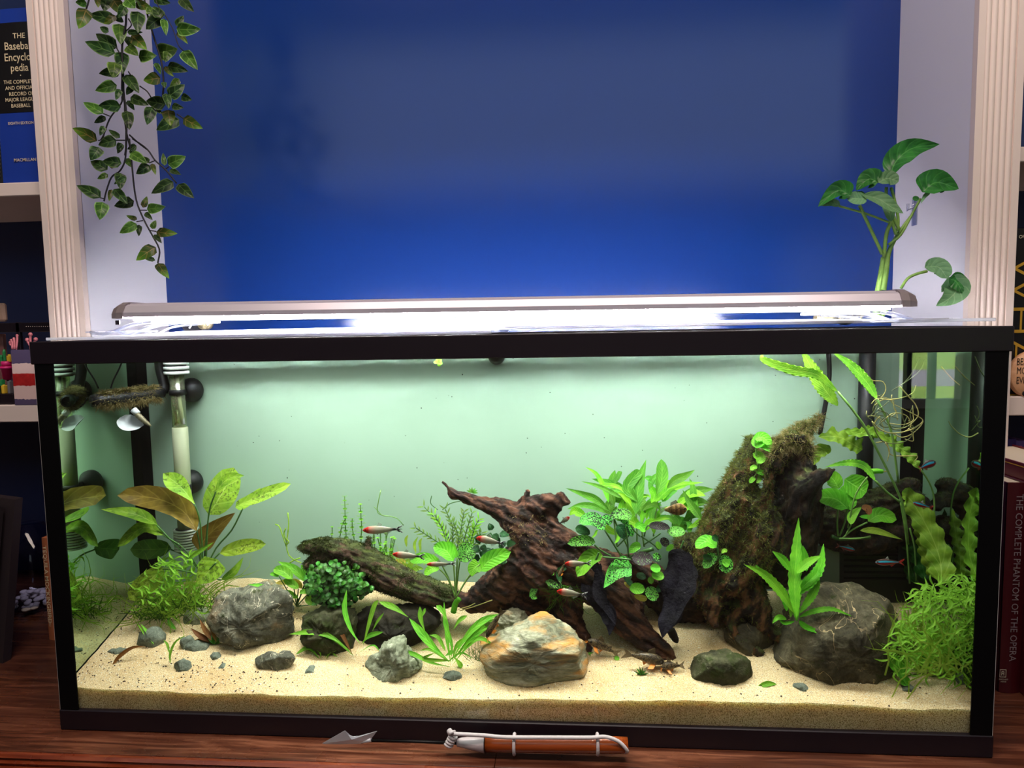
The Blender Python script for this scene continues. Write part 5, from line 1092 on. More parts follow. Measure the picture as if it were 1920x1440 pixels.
MB().prism(pp_([(1524,1025),(1574,1022),(1574,1100),(1524,1100)],.165)[::-1],.165,.168).build('square_plate',M_frost,bf)
iq=thing('lid_bracket','dark tangle of hose fittings on the tank top behind the lamp, right','fitting',P(1580,600,.23))
g=MB();c=P(1585,590,.235)
for i in range(14):
    q=[c+np.array([rnd.uniform(-.035,.03),rnd.uniform(-.012,.012),rnd.uniform(-.008,.010)]) for _ in range(4)];g.tube(spline(q,8),[.0015]*8,5)
g.bbox(c+np.array([-.045,-.008,-.010]),c+np.array([-.02,.008,-.001]),.001);g.build('wires',M_probe,iq);MB().ball(c+np.array([0,0,-.004]),[.016,.01,.012],12,8).build('motor',M_rub,iq,True)
pc=thing('pump_cap','dark round transparent fitting on the tank top behind the lamp, left','fitting',P(370,612,.23))
c=P(362,606,.235);MB().lathe([(.003,-.008),(.016,-.008),(.019,0),(.016,.012),(.002,.013)],c,ax=1,n=22).build('cap',glassmat('smoky_plastic',(.25,.25,.3),f0=.1,k=3),pc,True)
MB().lathe([(.002,-.010),(.011,-.009),(.011,.004),(.002,.005)],c+np.array([.022,0,.0]),ax=1,n=18).build('knob',M_probe,pc,True);g=MB();g.tube(spline([c+np.array([.0,-.012,-.008]),c+np.array([.012,-.014,.006]),c+np.array([.025,-.012,.01]),c+np.array([.032,-.012,-.004])],8),[.0018]*8,6);g.build('clip',M_cup,pc,True)
tp_=thing('floating_leaf','tiny bright green sprig floating under the rim, left of centre','leaf',P(822,680,.08))
for dx,dy_ in ((-9,-2),(8,2),(2,8),(-3,-8),(6,-6)): lf(tp_,[(822,680),(822+dx,680+dy_)],3.2,.08,L_lind,'oval',nu=5,nv=2)
# ================================================================ FISH
def eyeballs(t,c,r,side,fw):
    g=MB()
    for s in(-1,1): g.ball(c+side*s,r,8,6)
    g.build('eye',pbr('fish_eye_black',(12,10,12),.2,spec=.8) if 'fish_eye_black' not in bpy.data.materials else bpy.data.materials['fish_eye_black'],t,True)
def fishmat(name,stops,vstops=None,rough=.3,emit=0,noise_=None,alpha=1,metal=.0,trans=.25):
    m,nt,out=newmat(name);u=N(nt,'UVMap');s=N(nt,'SeparateXYZ');nt.links.new(u.outputs[0],s.inputs[0])
    col=ramp(nt,s.outputs[0],[(p,rgb(c)) for p,c in stops])
    if vstops: # belly-to-back bands laid over the length colours
        v=ramp(nt,s.outputs[1],[(p,rgb(c)) for p,c,_ in vstops]);a=ramp(nt,s.outputs[1],[(p,(w,w,w)) for p,c,w in vstops]);col=mixc(nt,a,col,v)
    if noise_:
        sc,cc,lo,hi,stt=noise_;k=ramp(nt,nz(nt,sc,3,.6,stt,1.5),[(lo,(0,0,0)),(hi,(1,1,1))]);col=mixc(nt,k,col,rgb(cc))
    b=N(nt,'BsdfPrincipled');nt.links.new(col,b.inputs[0]);b.inputs['Roughness'].default_value=rough;b.inputs['Metallic'].default_value=metal
    tr=N(nt,'BsdfTranslucent');nt.links.new(col,tr.inputs[0]);mx=N(nt,'MixShader');mx.inputs[0].default_value=trans
    nt.links.new(b.outputs[0],mx.inputs[1]);nt.links.new(tr.outputs[0],mx.inputs[2]);nt.links.new(mx.outputs[0],out.inputs[0]);return m
def finmat(name,c,alpha):
    m,nt,out=newmat(name);t=N(nt,'BsdfTransparent');d=N(nt,'BsdfPrincipled');d.inputs[0].default_value=rgb(c);mx=N(nt,'MixShader');mx.inputs[0].default_value=alpha
    nt.links.new(t.outputs[0],mx.inputs[1]);nt.links.new(d.outputs[0],mx.inputs[2]);nt.links.new(mx.outputs[0],out.inputs[0]);return m
F_rummy=fishmat('silver_red_nosed_fish',[(0,(214,40,26)),(.16,(206,34,26)),(.24,(214,150,130)),(.42,(188,182,158)),(.8,(176,172,150)),(.93,(60,60,60)),(1,(40,40,44))],rough=.28)
F_neon=fishmat('blue_red_neon_fish',[(0,(120,190,200)),(.1,(110,190,220)),(.9,(180,40,40)),(1,(190,60,50))],[(0,(220,200,190),.8),(.22,(205,36,34),1),(.46,(190,30,40),1),(.52,(50,190,235),1),(.72,(70,210,240),1),(.8,(70,50,50),1),(1,(80,60,50),1)],rough=.2)
F_cory=fishmat('maze_patterned_catfish',[(0,(96,82,58)),(.5,(118,100,70)),(1,(130,110,80))],[(0,(206,160,84),1),(.25,(170,130,76),.6),(.45,(100,84,60),0),(1,(90,76,56),.2)],noise_=(330,(46,36,26),.47,.52,(1,1,1)),rough=.4,trans=.1)
F_bar=fishmat('barred_tan_fish',[(0,(200,160,92)),(.18,(160,120,70)),(.3,(96,72,44)),(.36,(176,140,84)),(.5,(96,72,44)),(.56,(176,140,84)),(.7,(96,74,46)),(.76,(180,150,90)),(1,(170,160,90))],noise_=(300,(90,66,40),.5,.6,(1,1,1)))
Fn_clear=finmat('clear_fin',(200,205,195),.35);Fn_dark=finmat('black_striped_fin',(24,26,34),.85);Fn_wht=finmat('white_fin_band',(236,238,236),.9);Fn_or=finmat('orange_fin',(232,140,40),.8);Fn_red=finmat('red_fin',(200,60,50),.5);Fn_br=finmat('brown_fin',(130,110,76),.55)
def fish(name,label,cat,nose,tail,hp,Y,mat,kind='tetra',yaw=0,group=None,bend=0,prof_=None,eyes=True):
    """nose and tail-root in picture points, hp = body half height in pixels"""
    a=P(*nose,Y-yaw);b=P(*tail,Y+yaw);L=np.linalg.norm(b-a);T=(b-a)/L;up=np.array([0,0,1.])-T*T[2];up/=np.linalg.norm(up);sd_=np.cross(T,up)
    t=thing(name,label,cat,(a+b)/2,{'small_fish':'red-nosed silver fish','neon_fish':'blue and red neon fish','catfish':'patterned catfish on the bottom'}.get(name));H=hp*mpp(Y)*(.88 if kind=='rummy' else 1);pf=prof_ or [(0,.10),(.05,.42),(.14,.74),(.28,.97),(.42,1),(.58,.86),(.75,.58),(.9,.34),(1,.26)]
    n=20;k=14;V=[];uv=[]
    def cen(u): return a+T*L*u+sd_*bend*L*(math.sin(PI*u))-up*H*.04
    for i in range(n+1):
        u=i/n;h=float(np.interp(u,[p for p,_ in pf],[q for _,q in pf]))*H;w=h*(.5 if kind!='cory' else .8)*(1-.45*u)
        for j in range(k):
            th=2*PI*j/k;c=cen(u);V.append(c+up*h*math.sin(th)*(1.0 if math.sin(th)>0 or kind!='cory' else .62)+sd_*w*math.cos(th));uv.append((u,.5+.5*math.sin(th)))
    Fc=[(i*k+j,i*k+(j+1)%k,(i+1)*k+(j+1)%k,(i+1)*k+j) for i in range(n) for j in range(k)]+[tuple(range(k))[::-1],tuple(n*k+j for j in range(k))]
    MB().add(V,Fc,uv).build('body',mat,t,True)
    def at(u,v,s=0): return cen(u)+up*H*v+sd_*s
    def fin(nm,pts,m_,th=.0003):
        V=[p-sd_*th for p in pts]+[p+sd_*th for p in pts];q=len(pts)
        MB().add(V,[tuple(range(q))[::-1],tuple(range(q,2*q))]+[(i,(i+1)%q,(i+1)%q+q,i+q) for i in range(q)]).build(nm,m_,t)
    if kind=='rummy':
        for s in(1,-1):
            fin('tail_lobe',[at(.98,.22*s),at(1.10,.62*s),at(1.22,1.0*s),at(1.17,.45*s),at(1.06,.02*s)],Fn_wht)
            fin('tail_band',[at(1.04,.28*s,.0004),at(1.09,.6*s,.0004),at(1.13,.72*s,.0004),at(1.11,.3*s,.0004),at(1.06,.12*s,.0004)],Fn_dark);fin('tail_band',[at(1.14,.6*s,.0005),at(1.17,.82*s,.0005),at(1.2,.86*s,.0005),at(1.16,.52*s,.0005)],Fn_dark)
        fin('middle_band',[at(1.0,.12,.0005),at(1.2,.03,.0005),at(1.2,-.03,.0005),at(1.0,-.12,.0005)],Fn_dark)
        fin('dorsal_fin',[at(.42,.95),at(.50,1.75),at(.60,1.3),at(.57,.8)],Fn_clear);fin('anal_fin',[at(.6,-.75),at(.68,-1.35),at(.86,-.55),at(.86,-.4)],Fn_clear);fin('pelvic_fin',[at(.36,-.9),at(.46,-1.3),at(.46,-.85)],Fn_clear)
    elif kind=='neon':
        for s in(1,-1): fin('tail_lobe',[at(.98,.2*s),at(1.22,1.0*s),at(1.14,.2*s),at(1.05,0)],Fn_red)
        fin('dorsal_fin',[at(.42,.95),at(.52,1.7),at(.58,.85)],Fn_clear);fin('anal_fin',[at(.58,-.75),at(.68,-1.3),at(.84,-.45)],Fn_red)
    elif kind=='cory':
        fin('tail_fin',[at(.98,.2),at(1.25,.95),at(1.16,.1),at(1.27,-.8),at(.98,-.2)],Fn_br)
        fin('dorsal_fin',[at(.30,.9),at(.36,1.9),at(.52,1.35),at(.55,.85)],Fn_br);fin('adipose_fin',[at(.78,.5),at(.86,.9),at(.9,.4)],Fn_br)
        for s in(-1,1):
            V=[at(.24,-.35,s*H*.4),at(.34,-.85,s*H*1.2),at(.50,-.95,s*H*1.3),at(.40,-.45,s*H*.5)];MB().add(V+[v+up*.0005 for v in V],[(0,1,2,3),(4,7,6,5),(0,4,5,1),(1,5,6,2),(2,6,7,3),(3,7,4,0)]).build('pectoral_fin',Fn_or,t)
            MB().tube(spline([at(.02,-.2,s*.001),at(-.05,-.5,s*.003),at(-.06,-.8,s*.005)],5),[.0005,.0005,.0004,.0003,.0002],5).build('barbel',Fn_or,t)
        fin('pelvic_fin',[at(.5,-.6),at(.58,-1.05),at(.64,-.5)],Fn_or)
    else:
        fin('tail_fin',[at(.98,.2),at(1.22,.7),at(1.18,0),at(1.22,-.7),at(.98,-.2)],Fn_clear);fin('dorsal_fin',[at(.36,.95),at(.48,1.5),at(.72,1.1),at(.75,.55)],Fn_br);fin('anal_fin',[at(.6,-.75),at(.7,-1.1),at(.82,-.45)],Fn_clear)
    if eyes: eyeballs(t,at(.09 if kind!='cory' else .12,.15),H*.17,sd_*H*(.26 if kind!='cory' else .42),T)
    return t
gr='red-nosed silver fish swimming left'
fish('small_fish','sharp silver fish with a red nose before the trunk, just below the stump horn','fish',(893,1008),(938,1018),8.5,.07,F_rummy,'rummy')
fish('small_fish','silver fish with a red nose, lowest of its kind, in front of the curled fern','fish',(1044,1108),(1091,1115),8.5,.055,F_rummy,'rummy')
fish('small_fish','greyish fish with an orange-red head beside the lime stems above the log','fish',(680,994),(742,992),9.5,.10,F_rummy,'rummy')
fish('small_fish','pale fish with a red nose over the log, left of the broad bright leaves','fish',(736,1039),(786,1043),8,.07,F_rummy,'rummy')
fish('small_fish','pale fish with a red head patch crossing the lowest broad bright leaves','fish',(800,1058),(845,1057),5.5,.06,F_rummy,'rummy')
fish('small_fish','pale red-nosed fish before the pointed green leaf right of the stump trunk','fish',(1059,1057),(1100,1056),7,.06,F_rummy,'rummy')
fish('small_fish','small blurry pinkish fish heading up-right between stump and willow leaves','fish',(1068,969),(1050,981),5,.12,F_rummy,'rummy')
fish('neon_fish','bright blue and red neon fish against the black filter box','fish',(1641,1054),(1686,1054),6.5,.07,F_neon,'neon')
fish('neon_fish','blue-striped fish just above the wavy yellow-green leaf','fish',(1712,942),(1743,951),5,.08,F_neon,'neon')
fish('neon_fish','red and blue fish turning among the pale roots','fish',(1755,866),(1727,877),7.5,.10,F_neon,'neon',bend=.12)
fish('neon_fish','dim reddish fish in the shade behind the fern and the frosted plastic','fish',(1603,1031),(1574,1024),5,.14,F_neon,'neon')
fish('barred_fish','tan fish with dark bars facing right among the willow-like leaves','fish',(1288,954),(1246,955),12,.08,F_bar,'bar')
c_='maze-patterned catfish'
fish('catfish','catfish with a maze pattern resting upright on the left end of the cream rock','fish',(912,1196),(938,1152),9,.05,F_cory,'cory',bend=-.06)
fish('catfish','patterned catfish on the sand in the gap right of the cream rock','fish',(1102,1200),(1150,1222),11,.075,F_cory,'cory')
fish('catfish','large striped catfish lying on the sand, left one of the touching pair','fish',(1246,1242),(1183,1228),13,.055,F_cory,'cory')
fish('catfish','smaller striped catfish, right one of the touching pair on the sand','fish',(1240,1250),(1275,1248),10,.05,F_cory,'cory')
fish('catfish','thin brown fish upright on the stump behind the pale red-nosed fish','fish',(1047,1085),(1058,1058),4.5,.085,F_cory,'cory')
# ================================================================ POTHOS OVER THE TANK
L_poth=leafmat('pothos_leaf',(60,124,52),(100,160,84),(34,88,36),trans=.3,rough=.28,nv=6);L_pothu=leafmat('pothos_underside',(120,168,120),(160,200,150),(96,146,100),trans=.3,nv=6)
zo=lambda L:z(1500,220,3.274,L)
po=thing('pothos_plant','green pothos cutting rising out of the tank against the alcove corner','plant',P(1655,600,.22))
def pl(L,w,m_,Y,k='heart',**kw): lf(po,zo(L),w/3.274,Y,m_,k,nu=14,nv=6,**kw)
st(po,zo([(465,1240),(480,1080),(500,960),(515,860)]),.22,6.5,M_stlt,'stem',r1=5,n=10,m=14)
st(po,zo([(490,1240),(530,1180),(545,1150)]),.225,4,M_stlt,'stem');st(po,zo([(510,1060),(530,930),(545,830),(600,720),(690,595)]),.215,5.5,M_stlt,'stem',r1=2.4,n=10,m=16)
for L,r in (([(505,840),(430,680),(365,540)],3),([(515,860),(530,720),(560,640)],3.4),([(560,650),(400,590),(240,545)],2),([(590,720),(570,660),(530,520),(530,430)],2.8),([(600,700),(600,600),(560,430)],2.6),([(545,780),(620,720),(690,590),(740,500)],2.2),([(620,1050),(660,990),(720,960),(780,945)],2.6),([(610,690),(585,640),(575,610)],3)): st(po,zo(L),.21,r,M_stlt,n=8)
pl([(555,360),(590,270),(690,190),(858,165)],66,L_poth,.22,'lance',tilt=.5,cup=.3)
pl([(480,400),(420,380),(345,450)],60,L_poth,.20,'ovate',tilt=.6);pl([(480,400),(540,375),(605,395)],40,L_pothu,.20,'oval',tilt=-.6)
pl([(310,480),(230,450),(110,550)],56,L_poth,.19,'ovate',tilt=.5,cup=.3);pl([(245,545),(200,525),(130,545)],22,L_pothu,.195,'lance')
pl([(410,500),(350,500),(285,490)],36,L_pothu,.195,'oval',tilt=-.6);pl([(400,475),(370,465),(340,465)],12,L_poth,.198,'lance')
pl([(380,478),(480,500),(560,550),(635,590)],36,L_pothu,.19,'lance',tilt=-.7,cup=.3);pl([(560,640),(545,560),(520,520)],30,L_pothu,.20,'oval')
pl([(750,460),(840,400),(975,440)],80,L_poth,.20,'ovate',tilt=.35,cup=.3);pl([(725,510),(710,500),(690,500)],14,L_poth,.2,'oval');pl([(800,460),(770,480),(740,530)],12,L_pothu,.2,'lance')
pl([(765,920),(850,920),(905,990)],48,L_pothu,.19,'oval',tilt=.5);pl([(905,985),(960,1050),(920,1110),(835,1158)],78,L_pothu,.185,'ovate',tilt=-.3,cup=.25);pl([(915,990),(960,1010),(1005,1085)],50,L_poth,.185,'lance',tilt=.5)
hk=thing('wall_hook','small clear adhesive hook on the right alcove wall behind the pothos','hook',PX(1717,390,XR));c=PX(1717,392,XR)
MB().bbox((XR-.003,c[1]-.009,c[2]-.030),(XR-.0002,c[1]+.009,c[2]+.020),.001).build('plate',M_clr,hk);MB().tube([c+np.array([-.003,0,.012]),c+np.array([-.006,0,.002]),c+np.array([-.014,0,-.002]),c+np.array([-.014,0,.010])],[.0028]*4,8).build('hook_arm',M_clr,hk,True)
# ================================================================ ARTIFICIAL HANGING VINE
L_vine=leafmat('vine_leaf',(42,68,32),(104,134,72),(18,36,18),trans=.08,rough=.35,nv=3,rv=.7,edge=(96,120,70));L_vine2=leafmat('vine_leaf_bronzed',(56,66,28),(150,120,70),(30,44,18),trans=.08,rough=.35,nv=3,rv=.5,tip=(104,150,44));L_vine3=leafmat('vine_leaf_fresh',(70,108,38),(130,164,80),(34,66,22),trans=.1,rough=.35,nv=3,rv=.4,edge=(150,190,110))
M_vst=pbr('dark_vine_stem',(20,18,20),.6)
vn=thing('hanging_vine','trailing artificial vine with small pointed leaves hanging at upper left','vine',P(250,0,.28))
zv=lambda L:z(120,0,5.143,L);zw=lambda L:z(120,260,5.143,L)
V1=[(220,30,110,22,70),(215,85,140,278,120),(240,15,240,15,1),(320,-20,330,75,50),(410,-30,385,110,110),(490,200,238,145,110),(470,0,600,160,110),(600,-10,690,80,120),(500,150,380,230,60),(530,230,545,430,115),(515,460,305,325,120),(495,515,200,400,120),(430,310,345,260,60),(715,110,715,320,120),(560,170,500,200,70),(760,20,750,100,80),(850,140,810,60,80),(940,180,860,60,100),(930,170,790,285,110),(960,180,985,345,62),(1080,250,1155,150,60),(1085,280,1320,280,110),(1090,305,1195,425,56),(1120,-20,1255,115,90),(860,-20,1030,30,80),(650,340,800,480,110),(600,350,645,470,60),(610,310,760,310,46),(720,550,895,535,100),(600,450,720,540,90),(905,510,1095,470,140),(1000,500,975,600,70),(1145,490,1290,675,110),(560,500,565,715,118),(490,600,470,750,120),(540,690,335,710,90),(880,605,935,720,46),(1000,640,1200,690,90),(970,640,1060,740,50),(930,750,765,775,105),(595,720,725,900,100),(510,820,300,875,105),(540,860,500,965,56),(655,840,600,915,56),(960,790,975,850,46),(1110,760,1015,860,64),(1010,930,1165,815,110),(1130,930,1235,965,70),(980,900,1010,1050,70),(550,1030,330,1020,105),(380,1095,185,985,90),(640,940,820,1015,90),(610,970,680,1065,50),(980,1010,790,975,120),(1040,1020,1155,1040,60),(400,1125,290,1185,56),(605,1070,630,1255,96),(850,1030,800,1205,100),(890,1050,950,1100,40),(1110,1150,890,1255,120),(1000,1060,1030,1215,110),(1150,1140,1340,1240,100),(320,1360,80,1235,110),(385,1215,345,1310,50),(540,1330,430,1250,54),(505,1350,330,1400,105),(555,1380,510,1450,50),(700,1405,610,1440,50),(690,30,860,90,80),(590,60,520,170,80),(1180,30,1240,110,50)]
V2=[(340,85,255,210,110),(420,300,255,215,105),(555,240,370,215,100),(460,290,460,190,46),(425,345,320,388,52),(545,330,545,490,96),(600,370,480,440,50),(355,570,120,450,105),(370,610,345,785,118),(460,490,435,605,46),(480,485,612,630,88),(675,600,482,650,100),(600,190,660,280,60),(640,140,800,240,90),(820,235,740,170,60),(825,255,695,340,90),(850,240,885,350,44),(970,260,955,135,44),(1005,250,1175,170,110),(1020,300,1130,350,50),(1055,415,840,530,105),(1100,440,1255,575,100),(760,665,800,555,54),(800,680,980,655,92),(780,715,855,785,50),(705,780,600,740,44),(700,820,535,912,92),(725,830,722,942,52),(850,870,885,785,52),(890,900,1095,915,84),(870,925,942,1010,46),(885,1045,695,1175,110),(880,1175,740,1130,44),(905,1200,1015,1350,84),(555,45,515,145,54),(640,150,700,68,44)]
def vleaf(zf,e):
    bx_,by,tx,ty,w=e
    if w<5: return
    a,b=zf([(bx_,by),(tx,ty)]);k=rnd.random();lf(vn,[a,b],w/5.143*.58,.27+rnd.uniform(-.025,.022),L_vine if k<.5 else (L_vine2 if k<.72 else L_vine3),'ovate',nu=7,nv=4,cup=.22,bow=.12,tilt=rnd.uniform(-.45,.45))
for e in V1: vleaf(zv,e)
for i in range(36):
    yy=-1250+i*34;xx=600+rnd.uniform(-60,60)+(i/36)*rnd.uniform(-200,260);a=rnd.uniform(-1.4,1.4);q=rnd.uniform(110,190);vleaf(zv,(xx,yy,xx+q*math.sin(a),yy+q*abs(math.cos(a)),rnd.uniform(60,110)))
for e in V2: vleaf(zw,e)
for zf,L,r in ((zv,[(570,-1300),(585,-600),(590,-60),(600,200),(560,450),(570,700),(575,900),(600,1080),(600,1400),(590,1500)],2.1),(zv,[(560,700),(560,900),(585,1000),(590,1200),(640,1440)],1.6),(zv,[(590,-1280),(680,-500),(780,20),(820,200),(880,400),(940,600),(960,800),(950,950)],1.8),(zv,[(610,-1200),(800,-400),(890,10),(960,120),(1050,280),(1100,430),(1150,490)],1.0),(zv,[(560,930),(550,1000),(450,1130),(400,1250),(370,1350)],1.5),(zv,[(630,1300),(720,1380),(800,1440)],1.5),(zw,[(660,0),(800,100),(880,210),(980,300),(1085,430)],1.5),(zw,[(600,10),(590,200),(540,310),(460,370),(410,500),(385,605)],1.6),(zw,[(630,0),(650,200),(690,560),(760,760),(850,930),(920,1070),(905,1200)],1.7),(zv,[(620,690),(640,720)],1.2),(zv,[(730,830),(800,880),(840,940)],1.3),(zv,[(500,450),(540,520)],1.3),(zv,[(560,-1100),(300,-300),(240,0),(215,85)],1.6),(zw,[(730,690),(800,690)],1.1),(zw,[(760,790),(700,800)],1.1),(zw,[(830,885),(890,895)],1.1),(zw,[(350,570),(390,578)],1.1),(zw,[(970,300),(1010,270)],1.1),(zw,[(500,15),(590,15)],1.3),(zw,[(820,235),(880,210)],1.1),(zv,[(620,180),(650,240),(600,300)],1.2),(zv,[(330,1355),(360,1340),(410,1240)],1.1),(zv,[(1090,1100),(1150,1140)],1.1),(zv,[(380,1095),(440,1120)],1.1)): st(vn,zf(L),.27,r,M_vst,'stem',m=24 if len(L)>4 else 10)
# ================================================================ THINGS ON THE SHELVES AND COUNTER
def cmat(n,c,r=.5,**k): return pbr(n,c,r,**k)
M_page=cmat('book_pages',(214,204,182),.8);M_cream=cmat('cream_lettering',(226,208,170),.6);M_gold=cmat('gold_lettering',(206,160,52),.4)
def book(label,x0,x1,y0,y1,z0,z1,mat,group=None,name='book',rot=None):
    """spine towards -y"""
    t=thing(name,label,'book',((x0+x1)/2,y0,z0),group)
    g=MB();g.bbox((x0,y0,z0),(x0+.0022,y1,z1),.0008);g.bbox((x1-.0022,y0,z0),(x1,y1,z1),.0008)
    n=8;poly=[(x0+(x1-x0)*i/n,y0-.003*math.sin(PI*i/n)) for i in range(n+1)]+[(x1,y0+.0025),(x0,y0+.0025)]
    q=len(poly);g.add([(p[0],p[1],z0) for p in poly]+[(p[0],p[1],z1) for p in poly],[tuple(range(q)),tuple(range(q,2*q))[::-1]]+[(i,i+q,(i+1)%q+q,(i+1)%q) for i in range(q)])
    g.build('cover',mat,t);MB().box((x0+.0023,y0+.003,z0+.003),(x1-.0023,y1-.003,z1-.003)).build('pages',M_page,t);return t
# blue baseball reference book, top left
Yb=.345;s_=mpp(Yb);zt=.818
xl=P(3,250,Yb)[0]-.004;xr=XL-.026
M_bb=cmat('blue_book_cover',(24,58,158),.45);M_bk=cmat('black_book_cover',(16,14,18),.45)
bb=book('thick blue book with a black title panel in cream lettering, top left shelf',xl,xr,Yb,.55,zt,1.12,M_bb)
def zpx(x,y,Y=Yb): return P(x,y,Y)[2]
def ribbon(t,x0,x1,z0,z1,mat,nm,Y=Yb):
    n=8;poly=[(x0+(x1-x0)*i/n,Y-.0034*math.sin(PI*i/n)-.0002) for i in range(n+1)];V=[(p[0],p[1],z0) for p in poly]+[(p[0],p[1],z1) for p in poly]+[(p[0],p[1]+.0003,z0) for p in poly]+[(p[0],p[1]+.0003,z1) for p in poly];q=n+1
    MB().add(V,[(i,i+1,i+1+q,i+q) for i in range(n)]+[(i+2*q,i+3*q,i+1+3*q,i+1+2*q) for i in range(n)]).build(nm,mat,t)
ribbon(bb,xl,xr,zpx(30,212),zpx(30,43),M_bk,'title_panel')
xc=P(62,130,Yb)[0]
for s,y,h,f in (('THE',73,10,.0),('Baseball',94,15,0),('Encyclo-',113.5,15,0),('pedia',134,15,0),('•',141,5,0)):
    pass
def tl(s,x,y,hpx,par,mat=M_cream,Y=Yb,al='LEFT',sx=1.0,wt=.01,dy=.004): 
    q=P(x,y,Y-dy);return text(s,tuple(q),hpx*mpp(Y),mat,par,align=al,sx=sx,wt=wt)
tl('THE',24,72,10,bb);tl('Baseball',8,94,15,bb,sx=.86);tl('Encyclo-',8,115,15,bb,sx=.86);tl('pedia',20,134,14.5,bb,sx=.86);tl('.',37,142,12,bb)
for s,x,y in (('THE COMPLETE',7,158),('AND OFFICIAL',10,169),('RECORD OF',17,180),('MAJOR LEAGUE',10,191),('BASEBALL',21,202)): tl(s,x,y,7.2,bb,sx=.92)
tl('EIGHTH EDITION',15,234,5.2,bb,sx=.95);tl('MACMILLAN',26,303,6,bb,sx=1.0)
b2=book('slim black book with a dotted white spine at the far left of the top shelf',P(-40,250,.35)[0],xl-.001,.35,.55,zt,1.02,M_bk)
for i in range(16): q=P(2.5,218+i*7.5,.35);MB().box((q[0]-.0015,.3455,q[2]-.0012),(q[0]+.0005,.3465,q[2]+.0012)).build('spine_dot',M_cream,b2)
# shelf below: toy cacti, painted block, cork and black stand
M_pink=cmat('pink_toy_plastic',(216,40,120),.35);M_tg=cmat('green_toy_plastic',(36,130,70),.35);M_ty=cmat('yellow_toy_plastic',(230,190,60),.35);M_rose=cmat('rose_clay',(206,120,130),.55)
Yt=.37;zs_=.4145
def cup_(name,label,cx,cyb,rt,rb,h,Y,cat='toy'):
    t=thing(name,label,cat,P(cx,cyb,Y));m_=mpp(Y);c=P(cx,cyb,Y);return t,c,m_
ty=thing('toy_cactus_pot','magenta toy flower pot with green cactus shapes and a yellow flower','toy',P(14,705,.37));m_=mpp(.37);c=P(14,712,.37);c[2]=c[2]
g=MB();g.lathe([(7.5*m_,0),(11*m_,22*m_),(12.5*m_,22*m_),(12.5*m_,27*m_),(10.5*m_,27*m_),(10*m_,24*m_)],c,n=20);g.build('pot',M_pink,ty,True)
g=MB();g.lathe([(8.5*m_,27*m_),(9*m_,37*m_)],c,n=18);g.build('upper_pot',M_pink,ty,True)
for x,y0,y1 in ((-9,34,50),(-2,36,61)):
    g=MB();q=c+np.array([x*m_,0,0]);g.tube(spline([q+np.array([0,0,y0*m_]),q+np.array([-.001,0,(y0+y1)/2*m_]),q+np.array([0,0,y1*m_])],8),[3*m_,3.3*m_,2.6*m_,3.3*m_,2.7*m_,3.2*m_,2.6*m_,1.2*m_],10);g.build('cactus',M_tg,ty,True)
g=MB();g.bbox(c+np.array([4*m_,-.003,36*m_]),c+np.array([11*m_,.004,48*m_]),.0006);g.tube([c+np.array([8*m_,0,47*m_]),c+np.array([8*m_,0,51*m_])],[2.5*m_,2.5*m_],10);g.build('flower',M_ty,ty)
g=MB();g.lathe([(3*m_,-.028),(3*m_,0.001)],c+np.array([2*m_,0,0]),n=12);g.lathe([(16*m_,-.031),(16*m_,-.028)],c,n=20);g.build('stand',M_blk,ty,True)
tb=thing('toy_blocks','black toy baseplate with small yellow and red studded pieces beside the painted block','toy',P(8,748,.36))
g=MB();a=P(-40,755,.36);b=P(36,737,.36);g.bbox((a[0],.345,.4145),(b[0],.42,b[2]),.001);g.build('baseplate',M_blk,tb)
for x,y,mm,w in ((10,730,M_ty,8),(2,735,M_ty,7),(22,722,cmat('grey_toy_stud',(120,120,126),.4),5),(-4,718,cmat('red_toy_stud',(196,40,36),.4),6),(7,720,M_tg,4)):
    q=P(x,y,.36);g=MB();g.bbox((q[0]-w*.0005,.352,b[2]),(q[0]+w*.0005,.362,q[2]+.008),.0006);g.tube([(q[0],.357,q[2]+.008),(q[0],.357,q[2]+.0095)],[.002,.002],8);g.build('stud_piece',mm,tb)
# painted block: purple, pink-white, red, white, purple
pk=thing('painted_block','clay block painted in purple, white and red bands at the tank corner','ornament',P(50,762,.34))
a=P(24,655,.34);b=P(72,655,.34)
def zb(y): return P(48,y,.34)[2]
zz_=[zb(764),zb(748),zb(723),zb(700),zb(681),zb(656)];cols=[cmat('purple_band',(86,74,108),.6),cmat('pink_white_band',(226,196,192),.6),cmat('red_band',(198,42,40),.5,c2=(160,26,30),scale=60),bpy.data.materials['pink_white_band'],bpy.data.materials['purple_band']]
zz_[0]=.4145
for i in range(5):
    n=14;g=MB();W_=b[0]-a[0];V=[]
    lo=[zz_[i]+(0 if i==0 else .0018*noise.noise((k*.9,i*7.3,0))) for k in range(n+1)];hi=[zz_[i+1]+(0 if i==4 else .0018*noise.noise((k*.9,(i+1)*7.3,0))) for k in range(n+1)]
    for y in(.335,.357):
        V+=[(a[0]+W_*k/n,y,lo[k]) for k in range(n+1)]+[(a[0]+W_*k/n,y,hi[k]) for k in range(n+1)]
    q=n+1;Fc=[]
    for k in range(n): Fc+=[(k,k+1,q+k+1,q+k),(2*q+k,3*q+k,3*q+k+1,2*q+k+1),(k,2*q+k,2*q+k+1,k+1),(q+k,q+k+1,3*q+k+1,3*q+k)]
    Fc+=[(0,q,3*q,2*q),(n,2*q+n,3*q+n,q+n)];g.add(V,Fc).build('painted_band',cols[i],pk)
